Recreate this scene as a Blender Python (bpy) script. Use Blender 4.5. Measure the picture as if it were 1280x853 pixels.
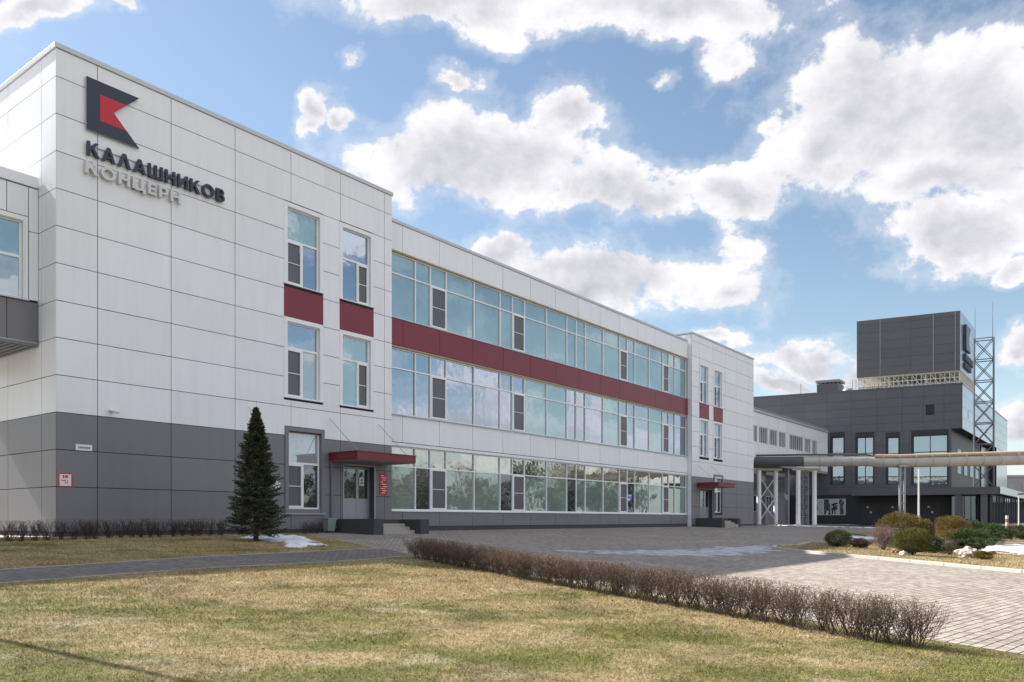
import bpy, bmesh, math, random
import numpy as np
from mathutils import Vector, Matrix, Euler
random.seed(7); rng=np.random.default_rng(7)
sc=bpy.context.scene; COL=sc.collection
for o in list(bpy.data.objects): bpy.data.objects.remove(o)
R=math.radians
# ------------------------------------------------------------ camera
EYE=1.5
cam=bpy.data.cameras.new('camera'); co=bpy.data.objects.new('camera',cam); COL.objects.link(co)
co.location=(0,0,EYE); co.rotation_euler=(R(90),0,0)
cam.sensor_width=36; cam.lens=36*1000/1280; cam.shift_y=(650-426.5)/1280
cam.clip_start=.1; cam.clip_end=5000; sc.camera=co
# ------------------------------------------------------------ site frame: the long office front runs along D1, D2 points into it
D1=np.array([.765,1.]); D1/=np.linalg.norm(D1); D2=np.array([-D1[1],D1[0]])
CORN=np.array([-14.649,25.7]); KS=.0352; V0=float(CORN@D2); U0=float(CORN@D1); ZF=KS*V0
ANG=math.atan2(D1[1],D1[0])
def W(u,v): p=CORN+u*D1+v*D2; return float(p[0]),float(p[1])
def gz(x,y):
    v=x*D2[0]+y*D2[1]
    return KS*max(-60.,min(V0,v))
# ------------------------------------------------------------ light
sd=Vector((*( -1.9*D1+18.6*D2),15.4)).normalized()      # towards the sun
EL=math.asin(sd.z); AZ=math.atan2(sd.x,sd.y)
SUN=5.0; SKY=.105; EXPO=.98
sl=bpy.data.lights.new('sun','SUN'); sl.energy=SUN; sl.angle=R(.5); sl.color=(1,.94,.86)
so=bpy.data.objects.new('sun',sl); COL.objects.link(so); so.rotation_euler=sd.to_track_quat('Z','Y').to_euler()
sc.view_settings.view_transform='Standard'; sc.view_settings.look='None'; sc.view_settings.gamma=1; sc.view_settings.exposure=EXPO
sc.view_settings.use_curve_mapping=False
w=bpy.data.worlds.new('World'); sc.world=w; w.use_nodes=True
class NG:
    """small node-building helper"""
    def __init__(s,nt): s.nt=nt; s.n=nt.nodes; s.l=nt.links
    def new(s,t,**k):
        nd=s.n.new(t)
        for a,b in k.items(): setattr(nd,a,b)
        return nd
    def put(s,sock,v):
        if hasattr(v,'is_linked') or isinstance(v,bpy.types.NodeSocket): s.l.new(v,sock)
        else:
            if isinstance(v,(tuple,list)) and len(v)==3 and sock.type=='RGBA': v=(*v,1)
            sock.default_value=v
    def m(s,op,a,b=0,c=0,clamp=False):
        nd=s.new('ShaderNodeMath',operation=op,use_clamp=clamp)
        s.put(nd.inputs[0],a); s.put(nd.inputs[1],b)
        if op in('MULTIPLY_ADD','SMOOTH_MIN','SMOOTH_MAX','COMPARE'): s.put(nd.inputs[2],c)
        return nd.outputs[0]
    def vm(s,op,a,b=(0,0,0)):
        nd=s.new('ShaderNodeVectorMath',operation=op); s.put(nd.inputs[0],a)
        if op=='SCALE': s.put(nd.inputs['Scale'],b)
        elif op not in('NORMALIZE','LENGTH'): s.put(nd.inputs[1],b)
        return nd.outputs['Value'] if op in('LENGTH','DOT_PRODUCT') else nd.outputs[0]
    def noise(s,vec,scale,detail=4,rough=.55,dist=0,dims='3D'):
        nd=s.new('ShaderNodeTexNoise',noise_dimensions=dims); nd.normalize=True
        if vec is not None: s.l.new(vec,nd.inputs['Vector'])
        for k,v in (('Scale',scale),('Detail',detail),('Roughness',rough),('Distortion',dist)): nd.inputs[k].default_value=v
        return nd.outputs[0]
    def step(s,x,a,b,lo=0,hi=1):
        nd=s.new('ShaderNodeMapRange',interpolation_type='SMOOTHSTEP'); s.put(nd.inputs[0],x)
        nd.inputs[1].default_value=a; nd.inputs[2].default_value=b; nd.inputs[3].default_value=lo; nd.inputs[4].default_value=hi
        return nd.outputs[0]
    def mix(s,f,a,b,blend='MIX'):
        nd=s.new('ShaderNodeMix',data_type='RGBA',blend_type=blend); s.put(nd.inputs[0],f); s.put(nd.inputs[6],a); s.put(nd.inputs[7],b)
        return nd.outputs[2]
g=NG(w.node_tree); g.n.clear()
sky=g.new('ShaderNodeTexSky',sky_type='NISHITA'); sky.sun_disc=False; sky.sun_elevation=EL; sky.sun_rotation=AZ
sky.air_density=1.05; sky.dust_density=.25; sky.ozone_density=1.5; sky.altitude=100
tc=g.new('ShaderNodeTexCoord'); dirv=g.vm('NORMALIZE',tc.outputs['Generated'])
sx=g.new('ShaderNodeSeparateXYZ'); g.l.new(dirv,sx.inputs[0])
ysafe=g.m('MAXIMUM',sx.outputs[1],.05)
px=g.m('DIVIDE',sx.outputs[0],ysafe); pz=g.m('DIVIDE',sx.outputs[2],ysafe)
cb=g.new('ShaderNodeCombineXYZ'); g.l.new(px,cb.inputs[0]); g.l.new(pz,cb.inputs[2])
wn=g.new('ShaderNodeTexNoise'); g.l.new(dirv,wn.inputs['Vector']); wn.inputs['Scale'].default_value=11; wn.inputs['Detail'].default_value=5; wn.inputs['Roughness'].default_value=.6
pv=g.vm('ADD',cb.outputs[0],g.vm('SCALE',g.vm('SUBTRACT',wn.outputs['Color'],(.5,.5,.5)),.11))
# cumulus masses north of the site: (east tangent, height tangent, half width, half height, weight)
CL=[(-.06,.645,.22,.050,1),(.20,.645,.22,.045,1),(-.20,.585,.022,.022,.8),(-.258,.512,.030,.030,1),(-.222,.500,.028,.018,.9),(-.262,.488,.02,.018,.8),(-.07,.545,.045,.022,.8),
    (-.04,.452,.20,.085,1.15),(.065,.505,.075,.045,1),(.12,.42,.10,.045,.95),(.17,.405,.10,.05,.95),(.285,.405,.09,.042,1),
    (.12,.30,.19,.062,1.1),(-.01,.335,.07,.03,.8),(.27,.285,.06,.03,.8),
    (.46,.515,.14,.125,1.15),(.58,.51,.14,.13,1.1),(.40,.47,.09,.09,.9),(.53,.42,.16,.05,.9),(.56,.355,.13,.055,1.1),(.68,.40,.10,.07,1),(.63,.305,.035,.022,.9),
    (.37,.205,.06,.028,.95),(.345,.168,.07,.018,1),(.44,.18,.06,.03,.9),(.26,.222,.045,.018,.9),(.64,.21,.035,.028,.9),(.64,.12,.045,.03,.9),
    (-.595,.640,.075,.024,1),(-.50,.655,.05,.012,.8),(.18,.56,.02,.014,.6),(.28,.58,.035,.03,.6),(.32,.49,.016,.02,.6),(.29,.35,.03,.02,.5)]
field=None
for (a,b,rx,rz,wt) in CL:
    d=g.vm('LENGTH',g.vm('MULTIPLY',g.vm('SUBTRACT',pv,(a,0,b)),(1/(rx*.93),0,1/(rz*.93))))
    f=g.m('MULTIPLY_ADD',d,-wt,wt)         # cone falling to 0 at the rim
    field=f if field is None else g.m('SMOOTH_MAX',field,f,.30)
front=g.step(sx.outputs[1],.45,.62)
# everywhere else: a broken cumulus field on a flat cloud layer
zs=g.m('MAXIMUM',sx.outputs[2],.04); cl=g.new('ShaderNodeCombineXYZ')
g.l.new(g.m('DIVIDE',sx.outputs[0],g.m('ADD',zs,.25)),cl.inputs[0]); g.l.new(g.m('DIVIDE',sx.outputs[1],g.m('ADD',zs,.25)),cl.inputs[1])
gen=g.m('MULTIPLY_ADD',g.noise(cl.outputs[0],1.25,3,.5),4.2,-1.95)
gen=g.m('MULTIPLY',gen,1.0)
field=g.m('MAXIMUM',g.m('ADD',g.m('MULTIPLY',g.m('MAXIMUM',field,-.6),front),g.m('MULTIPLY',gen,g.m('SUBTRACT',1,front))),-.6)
nv=g.vm('MULTIPLY',dirv,(1,1,1.35))
n1=g.noise(nv,10,11,.63,.15); n2=g.noise(g.vm('ADD',nv,(-.012,.004,.022)),10,11,.63,.15); n3=g.noise(nv,3.2,3,.5)
dens_raw=g.m('ADD',field,g.m('MULTIPLY_ADD',n1,2.5,-1.25))
dens=g.step(dens_raw,.0,.34)
wisp=g.m('MULTIPLY',g.step(dens_raw,-.35,.12),.28)
alpha=g.m('MAXIMUM',dens,wisp,clamp=True)
relief=g.m('MULTIPLY',g.m('SUBTRACT',n1,n2),.75)
grey=g.step(g.m('ADD',field,g.m('MULTIPLY_ADD',n3,.8,-.42)),.22,.80)
lum=g.m('ADD',g.m('MULTIPLY_ADD',grey,-.23,1.03),relief)
lum=g.m('MINIMUM',g.m('MAXIMUM',lum,.60),1.08)
ccol=g.mix(g.m('MULTIPLY_ADD',lum,1,-.45,clamp=True),(.84,.85,.95),(1,.985,.97))
lum=g.m('MULTIPLY',lum,g.m('MULTIPLY_ADD',g.m('MAXIMUM',g.vm('DOT_PRODUCT',dirv,(.855,-.519,0)),0),.55,1))   # clouds opposite the sun, brightened as added fill for the shaded office front
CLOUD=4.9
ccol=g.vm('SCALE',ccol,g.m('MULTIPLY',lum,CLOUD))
haz=g.step(sx.outputs[2],.0,.22,.55,0)
skyc=g.vm('MULTIPLY',sky.outputs[0],(.86,.82,.75))
skyc=g.mix(haz,skyc,(3.6,4.3,5.2))
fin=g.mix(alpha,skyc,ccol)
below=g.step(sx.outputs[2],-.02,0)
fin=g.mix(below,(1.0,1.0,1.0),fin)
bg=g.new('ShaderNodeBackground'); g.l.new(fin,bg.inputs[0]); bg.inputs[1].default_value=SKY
ow=g.new('ShaderNodeOutputWorld'); g.l.new(bg.outputs[0],ow.inputs[0])
# ------------------------------------------------------------ materials
MATS={}
def mat(name,col,rough=.6,metal=0,var=.08,vscale=3,bump=0,bscale=40,island=0,spec=.5,col2=None,c2scale=1.5,c2=(.45,.6),coat=0,coord='Object',streak=0):
    if name in MATS: return MATS[name]
    m=bpy.data.materials.new(name); m.use_nodes=True; q=NG(m.node_tree); b=q.n['Principled BSDF']
    t=q.new('ShaderNodeTexCoord').outputs[coord]
    c=(*col,1)
    if col2: c=q.mix(q.step(q.noise(t,c2scale,6,.6),*c2),col,col2)
    n=q.noise(t,vscale,5,.6)
    f=q.m('MULTIPLY_ADD',n,2*var,1-var)
    if island:
        ge=q.new('ShaderNodeNewGeometry')
        f=q.m('MULTIPLY',f,q.m('MULTIPLY_ADD',ge.outputs['Random Per Island'],2*island,1-island))
    if streak:   # rain dirt running down the sheets
        sv=q.vm('MULTIPLY',t,(1,1,.10)); f=q.m('MULTIPLY',f,q.step(q.noise(sv,3.2,5,.65),.30,.62,.955,1.0))
    mx=q.new('ShaderNodeVectorMath',operation='SCALE'); q.put(mx.inputs[0],c if not isinstance(c,tuple) else c[:3]); q.put(mx.inputs['Scale'],f)
    q.l.new(mx.outputs[0],b.inputs['Base Color'])
    b.inputs['Roughness'].default_value=rough; b.inputs['Metallic'].default_value=metal; b.inputs['Specular IOR Level'].default_value=spec
    b.inputs['Coat Weight'].default_value=coat
    if bump:
        bp=q.new('ShaderNodeBump'); bp.inputs['Strength'].default_value=bump; bp.inputs['Distance'].default_value=.02
        q.l.new(q.noise(t,bscale,4,.6),bp.inputs['Height']); q.l.new(bp.outputs[0],b.inputs['Normal'])
    MATS[name]=m; return m
white_clad=mat('white_cladding',(.785,.797,.832),.36,0,.035,.7,.02,2,island=.035,streak=1)
grey_clad=mat('grey_cladding',(.175,.172,.19),.40,0,.06,.9,.02,2,island=.05,streak=1)
red_clad=mat('red_cladding',(.18,.011,.028),.38,0,.06,1,.02,2,island=.05)
canopy_red=mat('canopy_red',(.17,.012,.022),.4,0,.08,2)
joint=mat('joint_shadow_gap',(.03,.03,.034),.9)
coping=mat('coping_metal',(.50,.52,.54),.4,.3,.05)
plinth_m=mat('dark_plinth',(.055,.055,.062),.75,0,.2,2,.2,30)
pvc=mat('white_frame',(.80,.81,.83),.35,0,.03)
dark_frame=mat('dark_frame',(.06,.065,.075),.45)
net=mat('mosquito_net',(.065,.07,.085),.35,0,.15,.8,spec=.8)
tan_soffit=mat('tan_soffit',(.36,.29,.19),.7)
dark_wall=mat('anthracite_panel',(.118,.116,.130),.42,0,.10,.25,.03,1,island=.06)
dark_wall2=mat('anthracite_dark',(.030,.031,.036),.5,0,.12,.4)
pale_panel=mat('pale_metal_panel',(.42,.45,.50),.22,.75,.08,.3,island=.08)
grey_wall=mat('grey_render',(.30,.30,.32),.8,0,.1,.8)
concrete=mat('concrete',(.36,.34,.31),.85,0,.15,3,.3,30)
white_paint=mat('white_paint',(.82,.81,.80),.5,0,.06,2)
pipe_m=mat('pipe_sheathing',(.46,.44,.42),.45,.3,.12,1.5,.15,6)
pipe_dark=mat('pipe_dark_and_shaded',(.09,.095,.10),.75,0,.15,2,.3,10)  # dark pipe tone; on the thick pipe it carries the building's shadow
pipe_tan=mat('pipe_tan',(.55,.40,.27),.55,0,.12,2)
steel_grey=mat('galvanised_steel',(.33,.34,.36),.5,.5,.1,2)
steel_dark=mat('painted_steel',(.16,.17,.20),.5,.3,.1,2)
navy=mat('sign_navy',(.018,.025,.05),.35,0,.05)
sred=mat('sign_red',(.50,.010,.022),.35,0,.04)
swhite=mat('sign_white',(.72,.72,.73),.4,0,.03)
edge=mat('sign_edge',(.45,.50,.50),.4)
plaque_red=mat('plaque_red',(.5,.012,.03),.4,0,.05)
bark=mat('bark',(.055,.038,.028),.9,0,.3,12,.5,40)
twigm=mat('twig_brown',(.115,.085,.064),.85,0,.3,6,island=.35)
twigdk=mat('twig_dark',(.065,.048,.04),.85,0,.3,6,island=.35)
budm=mat('dry_leaf',(.21,.125,.075),.8,0,.2,6,island=.4)
spruce_m=mat('spruce_needles',(.058,.068,.038),.75,0,.3,3,island=.6,col2=(.085,.095,.055),c2scale=2,spec=.2)
thuja=mat('thuja_foliage',(.12,.135,.035),.75,0,.25,4,island=.45,col2=(.13,.095,.028),c2scale=1.6,spec=.2)
box_m=mat('boxwood_foliage',(.060,.085,.022),.7,0,.25,4,island=.45,col2=(.10,.115,.035),c2scale=3,spec=.2)
olive_m=mat('olive_foliage',(.15,.125,.032),.75,0,.25,4,island=.4,col2=(.15,.09,.03),c2scale=2,spec=.2)
juniper=mat('juniper_foliage',(.045,.075,.028),.75,0,.25,4,island=.45,col2=(.08,.11,.04),c2scale=3,spec=.2)
redleaf=mat('red_foliage',(.16,.06,.055),.75,0,.25,4,island=.4,spec=.2)
rock_m=mat('pale_rock',(.46,.41,.37),.85,0,.25,5,.8,14,col2=(.22,.15,.12),c2scale=5,c2=(.5,.62))
rock_r=mat('reddish_rock',(.28,.14,.10),.85,0,.25,5,.6,14)
snow_m=mat('snow',(.82,.84,.88),.65,0,.06,6,.5,18,col2=(.52,.50,.48),c2scale=2.2,c2=(.52,.72))
kerb_m=mat('kerb_concrete',(.50,.47,.43),.85,0,.12,4,.3,30)
bin_m=mat('bin_green_grey',(.20,.25,.24),.5,0,.1,4)
bldg_pale=mat('distant_wall',(.36,.34,.32),.8,0,.1,.2)
roofm=mat('flat_roof',(.10,.10,.105),.9)

def glass(name,diff,refl,fac,rough=.015,vary=.25):
    m=bpy.data.materials.new(name); m.use_nodes=True; q=NG(m.node_tree); q.n.remove(q.n['Principled BSDF'])
    out=q.n['Material Output']; ge=q.new('ShaderNodeNewGeometry'); t=q.new('ShaderNodeTexCoord').outputs['Object']
    n=q.noise(t,.9,4,.6)
    f=q.m('MULTIPLY',q.m('MULTIPLY_ADD',ge.outputs['Random Per Island'],2*vary,1-vary),q.m('MULTIPLY_ADD',n,.5,.75))
    sc_=q.new('ShaderNodeVectorMath',operation='SCALE'); sc_.inputs[0].default_value=diff; q.l.new(f,sc_.inputs['Scale'])
    d=q.new('ShaderNodeBsdfDiffuse'); q.l.new(sc_.outputs[0],d.inputs[0])
    gl=q.new('ShaderNodeBsdfGlossy'); gl.inputs[0].default_value=(*refl,1); gl.inputs['Roughness'].default_value=rough
    bp=q.new('ShaderNodeBump'); bp.inputs['Strength'].default_value=.13; bp.inputs['Distance'].default_value=.05
    q.l.new(q.noise(t,1.1,2,.5),bp.inputs['Height']); q.l.new(bp.outputs[0],gl.inputs['Normal'])
    dt=q.m('ABSOLUTE',q.vm('DOT_PRODUCT',ge.outputs['Normal'],ge.outputs['Incoming']))
    mf=q.m('MULTIPLY_ADD',q.m('POWER',q.m('SUBTRACT',1,dt),3),.6,fac,clamp=True)
    mx=q.new('ShaderNodeMixShader'); q.l.new(mf,mx.inputs[0]); q.l.new(d.outputs[0],mx.inputs[1]); q.l.new(gl.outputs[0],mx.inputs[2]); q.l.new(mx.outputs[0],out.inputs[0])
    MATS[name]=m; return m
glass_up=glass('tinted_glass_blinds',(.23,.35,.385),(.56,.66,.69),.36,vary=.16)
glass_mid=glass('tinted_glass',(.07,.11,.15),(.50,.55,.62),.66)
glass_low=glass('filmed_glass',(.20,.275,.25),(.52,.60,.58),.32,vary=.2)
glass_tr=glass('transom_glass',(.09,.115,.10),(.60,.62,.58),.58)
glass_dark=glass('dark_glass',(.03,.035,.04),(.6,.68,.75),.20)
glass_blind=glass('glass_with_blind',(.30,.34,.36),(.7,.82,.9),.25)

# lawn colour, shared by the soil sheet and the blades
def lawn_mat(name,blades):
    m=bpy.data.materials.new(name); m.use_nodes=True; q=NG(m.node_tree); b=q.n['Principled BSDF']
    p=q.new('ShaderNodeNewGeometry').outputs['Position']
    st=q.vm('MULTIPLY',p,(.8,1.1,1))
    a=q.noise(st,.55,5,.6,.3); c=q.noise(p,3.5,5,.7); d=q.noise(p,11,4,.7)
    s=q.m('ADD',q.m('ADD',a,q.m('MULTIPLY',c,.42)),q.m('MULTIPLY',d,.22))
    # greener towards the near right of the lawn, bleached straw elsewhere
    sp=q.new('ShaderNodeSeparateXYZ'); q.l.new(p,sp.inputs[0])
    near=q.step(sp.outputs[1],6,15,.12,-.05)
    s=q.m('ADD',s,near)
    f=q.step(s,.76,1.02)
    if blades:
        ri=q.new('ShaderNodeNewGeometry').outputs['Random Per Island']
        f=q.m('ADD',f,q.m('MULTIPLY_ADD',ri,.9,-.45),clamp=True)
        col=q.mix(f,(.50,.39,.215),(.205,.215,.05))
        br=q.m('MULTIPLY_ADD',q.new('ShaderNodeNewGeometry').outputs['Random Per Island'],1.1,.45)
    else:
        col=q.mix(f,(.33,.255,.145),(.14,.14,.045))
        br=q.m('MULTIPLY_ADD',d,.9,.55)
    br=q.m('MULTIPLY',br,q.step(q.noise(p,22,4,.75),.36,.58,.55,1.12))
    br=q.m('MULTIPLY',br,q.step(q.noise(p,.8,5,.7,.6),.38,.52,.78,1.05))
    pale=q.step(q.noise(p,.9,3,.5),.58,.70)
    col=q.mix(q.m('MULTIPLY',pale,.45),col,(.52,.45,.33))
    sc_=q.new('ShaderNodeVectorMath',operation='SCALE'); q.l.new(col,sc_.inputs[0]); q.l.new(br,sc_.inputs['Scale'])
    q.l.new(sc_.outputs[0],b.inputs['Base Color']); b.inputs['Roughness'].default_value=.9; b.inputs['Specular IOR Level'].default_value=.15
    if not blades:
        bp=q.new('ShaderNodeBump'); bp.inputs['Strength'].default_value=.9; bp.inputs['Distance'].default_value=.03
        q.l.new(q.m('ADD',d,q.noise(p,45,3,.7)),bp.inputs['Height']); q.l.new(bp.outputs[0],b.inputs['Normal'])
    return m
soil=lawn_mat('dry_lawn_soil',False); blade_m=lawn_mat('grass_blades',True)

def paver_mat(name,c1,c2,mort,bw=.22,bh=.11,rot=0,far=False):
    m=bpy.data.materials.new(name); m.use_nodes=True; q=NG(m.node_tree); b=q.n['Principled BSDF']
    p=q.new('ShaderNodeNewGeometry').outputs['Position']
    mp=q.new('ShaderNodeMapping',vector_type='POINT'); q.l.new(p,mp.inputs[0]); mp.inputs['Rotation'].default_value=(0,0,rot)
    wt_=q.new('ShaderNodeTexNoise'); q.l.new(p,wt_.inputs['Vector']); wt_.inputs['Scale'].default_value=5; wt_.inputs['Detail'].default_value=4
    wob=q.vm('ADD',mp.outputs[0],q.vm('SCALE',q.vm('SUBTRACT',wt_.outputs[1],(.5,.5,.5)),.035))
    br=q.new('ShaderNodeTexBrick'); q.l.new(wob,br.inputs[0]); br.offset=.5
    br.inputs['Color1'].default_value=(*c1,1); br.inputs['Color2'].default_value=(*c2,1); br.inputs['Mortar'].default_value=(*mort,1)
    br.inputs['Scale'].default_value=1; br.inputs['Mortar Size'].default_value=.011; br.inputs['Mortar Smooth'].default_value=.5
    br.inputs['Brick Width'].default_value=bw; br.inputs['Row Height'].default_value=bh; br.inputs['Bias'].default_value=0
    n=q.noise(p,.35,5,.6); n2=q.noise(p,6,4,.7); n3=q.noise(p,60,3,.7)
    f=q.m('MULTIPLY',q.m('MULTIPLY_ADD',n,.6,.70),q.m('MULTIPLY_ADD',n2,.9,.55))
    f=q.m('MULTIPLY',f,q.m('MULTIPLY_ADD',n3,.5,.75))
    sc_=q.new('ShaderNodeVectorMath',operation='SCALE'); q.l.new(br.outputs[0],sc_.inputs[0]); q.l.new(f,sc_.inputs['Scale'])
    q.l.new(sc_.outputs[0],b.inputs['Base Color']); b.inputs['Roughness'].default_value=.8; b.inputs['Specular IOR Level'].default_value=.3
    bp=q.new('ShaderNodeBump'); bp.inputs['Strength'].default_value=.8; bp.inputs['Distance'].default_value=.012
    h=q.m('ADD',q.m('MULTIPLY',br.outputs['Fac'],-1.0),q.m('MULTIPLY',n2,.9)); q.l.new(h,bp.inputs['Height']); q.l.new(bp.outputs[0],b.inputs['Normal'])
    return m
paver=paver_mat('block_paving',(.43,.375,.325),(.27,.235,.205),(.055,.048,.042),.205,.13,-ANG+R(8))
paver2=paver_mat('path_paving',(.235,.215,.20),(.15,.135,.125),(.05,.045,.04),.22,.11,R(35))
asphalt=mat('asphalt',(.055,.055,.058),.9,0,.2,.6,.3,60)

# ------------------------------------------------------------ mesh helpers
class MB:
    def __init__(s,T=None): s.v=[]; s.f=[]; s.T=T
    def add(s,vs,fs):
        n=len(s.v)
        if s.T: vs=[s.T(*p) for p in vs]
        s.v+= [tuple(p) for p in vs]; s.f+=[tuple(i+n for i in f) for f in fs]; return s
    def box(s,x0,x1,y0,y1,z0,z1):
        return s.add([(x0,y0,z0),(x1,y0,z0),(x1,y1,z0),(x0,y1,z0),(x0,y0,z1),(x1,y0,z1),(x1,y1,z1),(x0,y1,z1)],
          [(0,3,2,1),(4,5,6,7),(0,1,5,4),(1,2,6,5),(2,3,7,6),(3,0,4,7)])
    def tube(s,p0,p1,r0,r1=None,n=8,cap=True):
        r1=r0 if r1 is None else r1; p0=Vector(p0);p1=Vector(p1); d=(p1-p0)
        if d.length<1e-6: return s
        d.normalize(); a=d.orthogonal().normalized(); b=d.cross(a)
        vs=[]
        for p,r in((p0,r0),(p1,r1)):
            for i in range(n):
                t=2*math.pi*i/n; vs.append(p+(a*math.cos(t)+b*math.sin(t))*r)
        fs=[(i,(i+1)%n,n+(i+1)%n,n+i) for i in range(n)]
        if cap: fs+=[tuple(range(n-1,-1,-1)),tuple(range(n,2*n))]
        return s.add([tuple(v) for v in vs],fs)
    def prism(s,pts,y0,y1):   # polygon in x,z extruded along y
        n=len(pts); vs=[(x,y0,z) for x,z in pts]+[(x,y1,z) for x,z in pts]
        return s.add(vs,[tuple(range(n)),tuple(range(2*n-1,n-1,-1))]+[(i,n+i,n+(i+1)%n,(i+1)%n) for i in range(n)])
    def build(s,name,m,parent=None,bevel=0,smooth=False):
        me=bpy.data.meshes.new(name); me.from_pydata(s.v,[],s.f); me.update()
        bm=bmesh.new(); bm.from_mesh(me); bmesh.ops.recalc_face_normals(bm,faces=bm.faces); bm.to_mesh(me); bm.free()
        return link(name,me,m,parent,bevel,smooth)
def link(name,me,m,parent=None,bevel=0,smooth=False):
    me.materials.append(m); o=bpy.data.objects.new(name,me); COL.objects.link(o)
    if parent: o.parent=parent
    if bevel:
        b=o.modifiers.new('bevel','BEVEL'); b.width=bevel; b.segments=2; b.limit_method='ANGLE'
    if smooth: me.polygons.foreach_set('use_smooth',[True]*len(me.polygons))
    return o
def raw(name,V,Fc,m,parent=None,smooth=False):
    """fast mesh from numpy vertices and a list of equal-size faces"""
    me=bpy.data.meshes.new(name); V=np.asarray(V,np.float32); Fc=np.asarray(Fc,np.int32); k=Fc.shape[1]
    me.vertices.add(len(V)); me.vertices.foreach_set('co',V.ravel())
    me.loops.add(Fc.size); me.loops.foreach_set('vertex_index',Fc.ravel())
    me.polygons.add(len(Fc)); me.polygons.foreach_set('loop_start',np.arange(0,Fc.size,k,dtype=np.int32)); me.polygons.foreach_set('loop_total',np.full(len(Fc),k,np.int32))
    me.update(calc_edges=True); me.validate()
    return link(name,me,m,parent,0,smooth)
def tag(o,label=None,cat=None,group=None,kind=None):
    if label: o['label']=label
    if cat: o['category']=cat
    if group: o['group']=group
    if kind: o['kind']=kind
    return o
def root(name,loc,rz,label,cat,group=None):
    o=bpy.data.objects.new(name,None); COL.objects.link(o); o.location=loc; o.rotation_euler=(0,0,rz); o.empty_display_size=.3
    return tag(o,label,cat,group)

# ------------------------------------------------------------ ground
def structure(o): o['kind']='structure'; return o
def sheet(name,pts,dz,m,solid=None):
    """flat polygon (world x,y) laid on the terrain; pts must stay on one side of the slope's crest"""
    bm=bmesh.new(); vs=[bm.verts.new((x,y,gz(x,y)+dz)) for x,y in pts]; f=bm.faces.new(vs)
    if solid:
        r=bmesh.ops.extrude_face_region(bm,geom=[f]); 
        for v in r['geom']:
            if isinstance(v,bmesh.types.BMVert): v.co.z-=solid
    bmesh.ops.recalc_face_normals(bm,faces=bm.faces)
    if not solid and bm.faces[:][0].normal.z<0: bmesh.ops.reverse_faces(bm,faces=bm.faces)
    bmesh.ops.triangulate(bm,faces=bm.faces)
    me=bpy.data.meshes.new(name); bm.to_mesh(me); bm.free()
    return structure(link(name,me,m))
b=MB()
us=[-3000,-200,200,3000]
rows=[(-3000,),(-87.25,),(0,),(3000,)]
vs=[];fs=[]
for r in rows:
    for u in us:
        x,y=W(u,r[0]); vs.append((x,y,gz(x,y)))
for i in range(3):
    for j in range(3): k=i*4+j; fs.append((k,k+1,k+5,k+4))
b.add(vs,fs); structure(b.build('ground',soil))
Wp=lambda L:[W(u,v) for u,v in L]
plaza=[(-2.58,21.51),(-1.9,20.45),(.25,16.7),(1.25,15.2),(2.3,13.6),(3.3,12.1),(4.3,10.55),(5.02,9.52),(5.57,8.7),(7.5,4.5),(10,-3),(60,-3)]+Wp([(75,-60),(75,-.01),(11.15,-.01)])+[(-8.35,32.6),(-8.09,31.9),(-4.02,24.39),(-3.75,24.0)]
sheet('paved_forecourt',plaza,.004,paver)
sheet('footpath',[(-3.75,24.0),(-4.4,23.7),(-7.48,18.88),(-9.39,14.67),(-13,6.5),(-14,3.5),(-12.6,3.2),(-8.05,12.58),(-6.29,15.88),(-3.72,19.28),(-2.58,21.51)],.004,paver2)
sheet('back_yard',Wp([(75,-60),(260,-60),(260,-.01),(75,-.01)]),.004,asphalt)
sheet('yard',Wp([(61.2,.01),(260,.01),(260,120),(61.2,120)]),.004,asphalt)
sheet('side_yard',Wp([(-60,.02),(-.05,.02),(-.05,40),(-60,40)]),.004,concrete)
# kerbs
def kerb(pts,w_=.12,h=.1,dz=.0):
    b=MB()
    for (a,c) in zip(pts[:-1],pts[1:]):
        a=np.array(a,float);c=np.array(c,float);L=np.linalg.norm(c-a);n=max(1,int(L/1.0));t=(c-a)/L;nn=np.array([-t[1],t[0]])*w_/2
        for i in range(n):
            p=a+t*(L*i/n+.006);q=a+t*(L*(i+1)/n-.006)
            P=[(*(p-nn),),(*(q-nn),),(*(q+nn),),(*(p+nn),)]
            V=[(x,y,gz(x,y)-.05) for x,y in P]+[(x,y,gz(x,y)+h+random.uniform(-.004,.004)) for x,y in P]
            b.add(V,[(0,3,2,1),(4,5,6,7),(0,1,5,4),(1,2,6,5),(2,3,7,6),(3,0,4,7)])
    return b
bedfront=[(11.9,33.2),(10.6,32.2),(10.05,30.7),(10.35,28.7),(11.05,27.1),(11.8,25.6),(13.62,21.28),(15.2,17.8),(18.5,11)]
bedback=[(25,14),(19.6,27.5),(18.6,33.5),(16.5,36.2),(13.6,36.6)]
sheet('planting_bed',bedfront+bedback,.07,soil,.06)
structure(kerb(bedfront,.16,.10).build('bed_kerb',kerb_m,None,.01))
structure(kerb(bedback+[bedfront[0]],.14,.10).build('bed_rear_kerb',kerb_m,None,.01))
bed2=[(26,43),(22.2,50),(23.5,56),(40,75),(60,80),(52,60),(34,44.5)]
sheet('rear_planting_bed',bed2,.07,soil,.06)
structure(kerb([bed2[-1]]+bed2[:1]+[(22.2,50)],.2,.12).build('rear_bed_kerb',kerb_m,None,.01))
structure(kerb([(-12.72,3.2),(-8.13,12.58),(-6.35,15.93),(-3.79,19.32),(-2.66,21.55)],.07,.012).build('path_kerb',concrete))
structure(kerb([(-13.1,6.5),(-9.46,14.67),(-7.53,18.93),(-4.07,24.39),(-8.15,32.1)],.07,.012).build('path_kerb',concrete))
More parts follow.
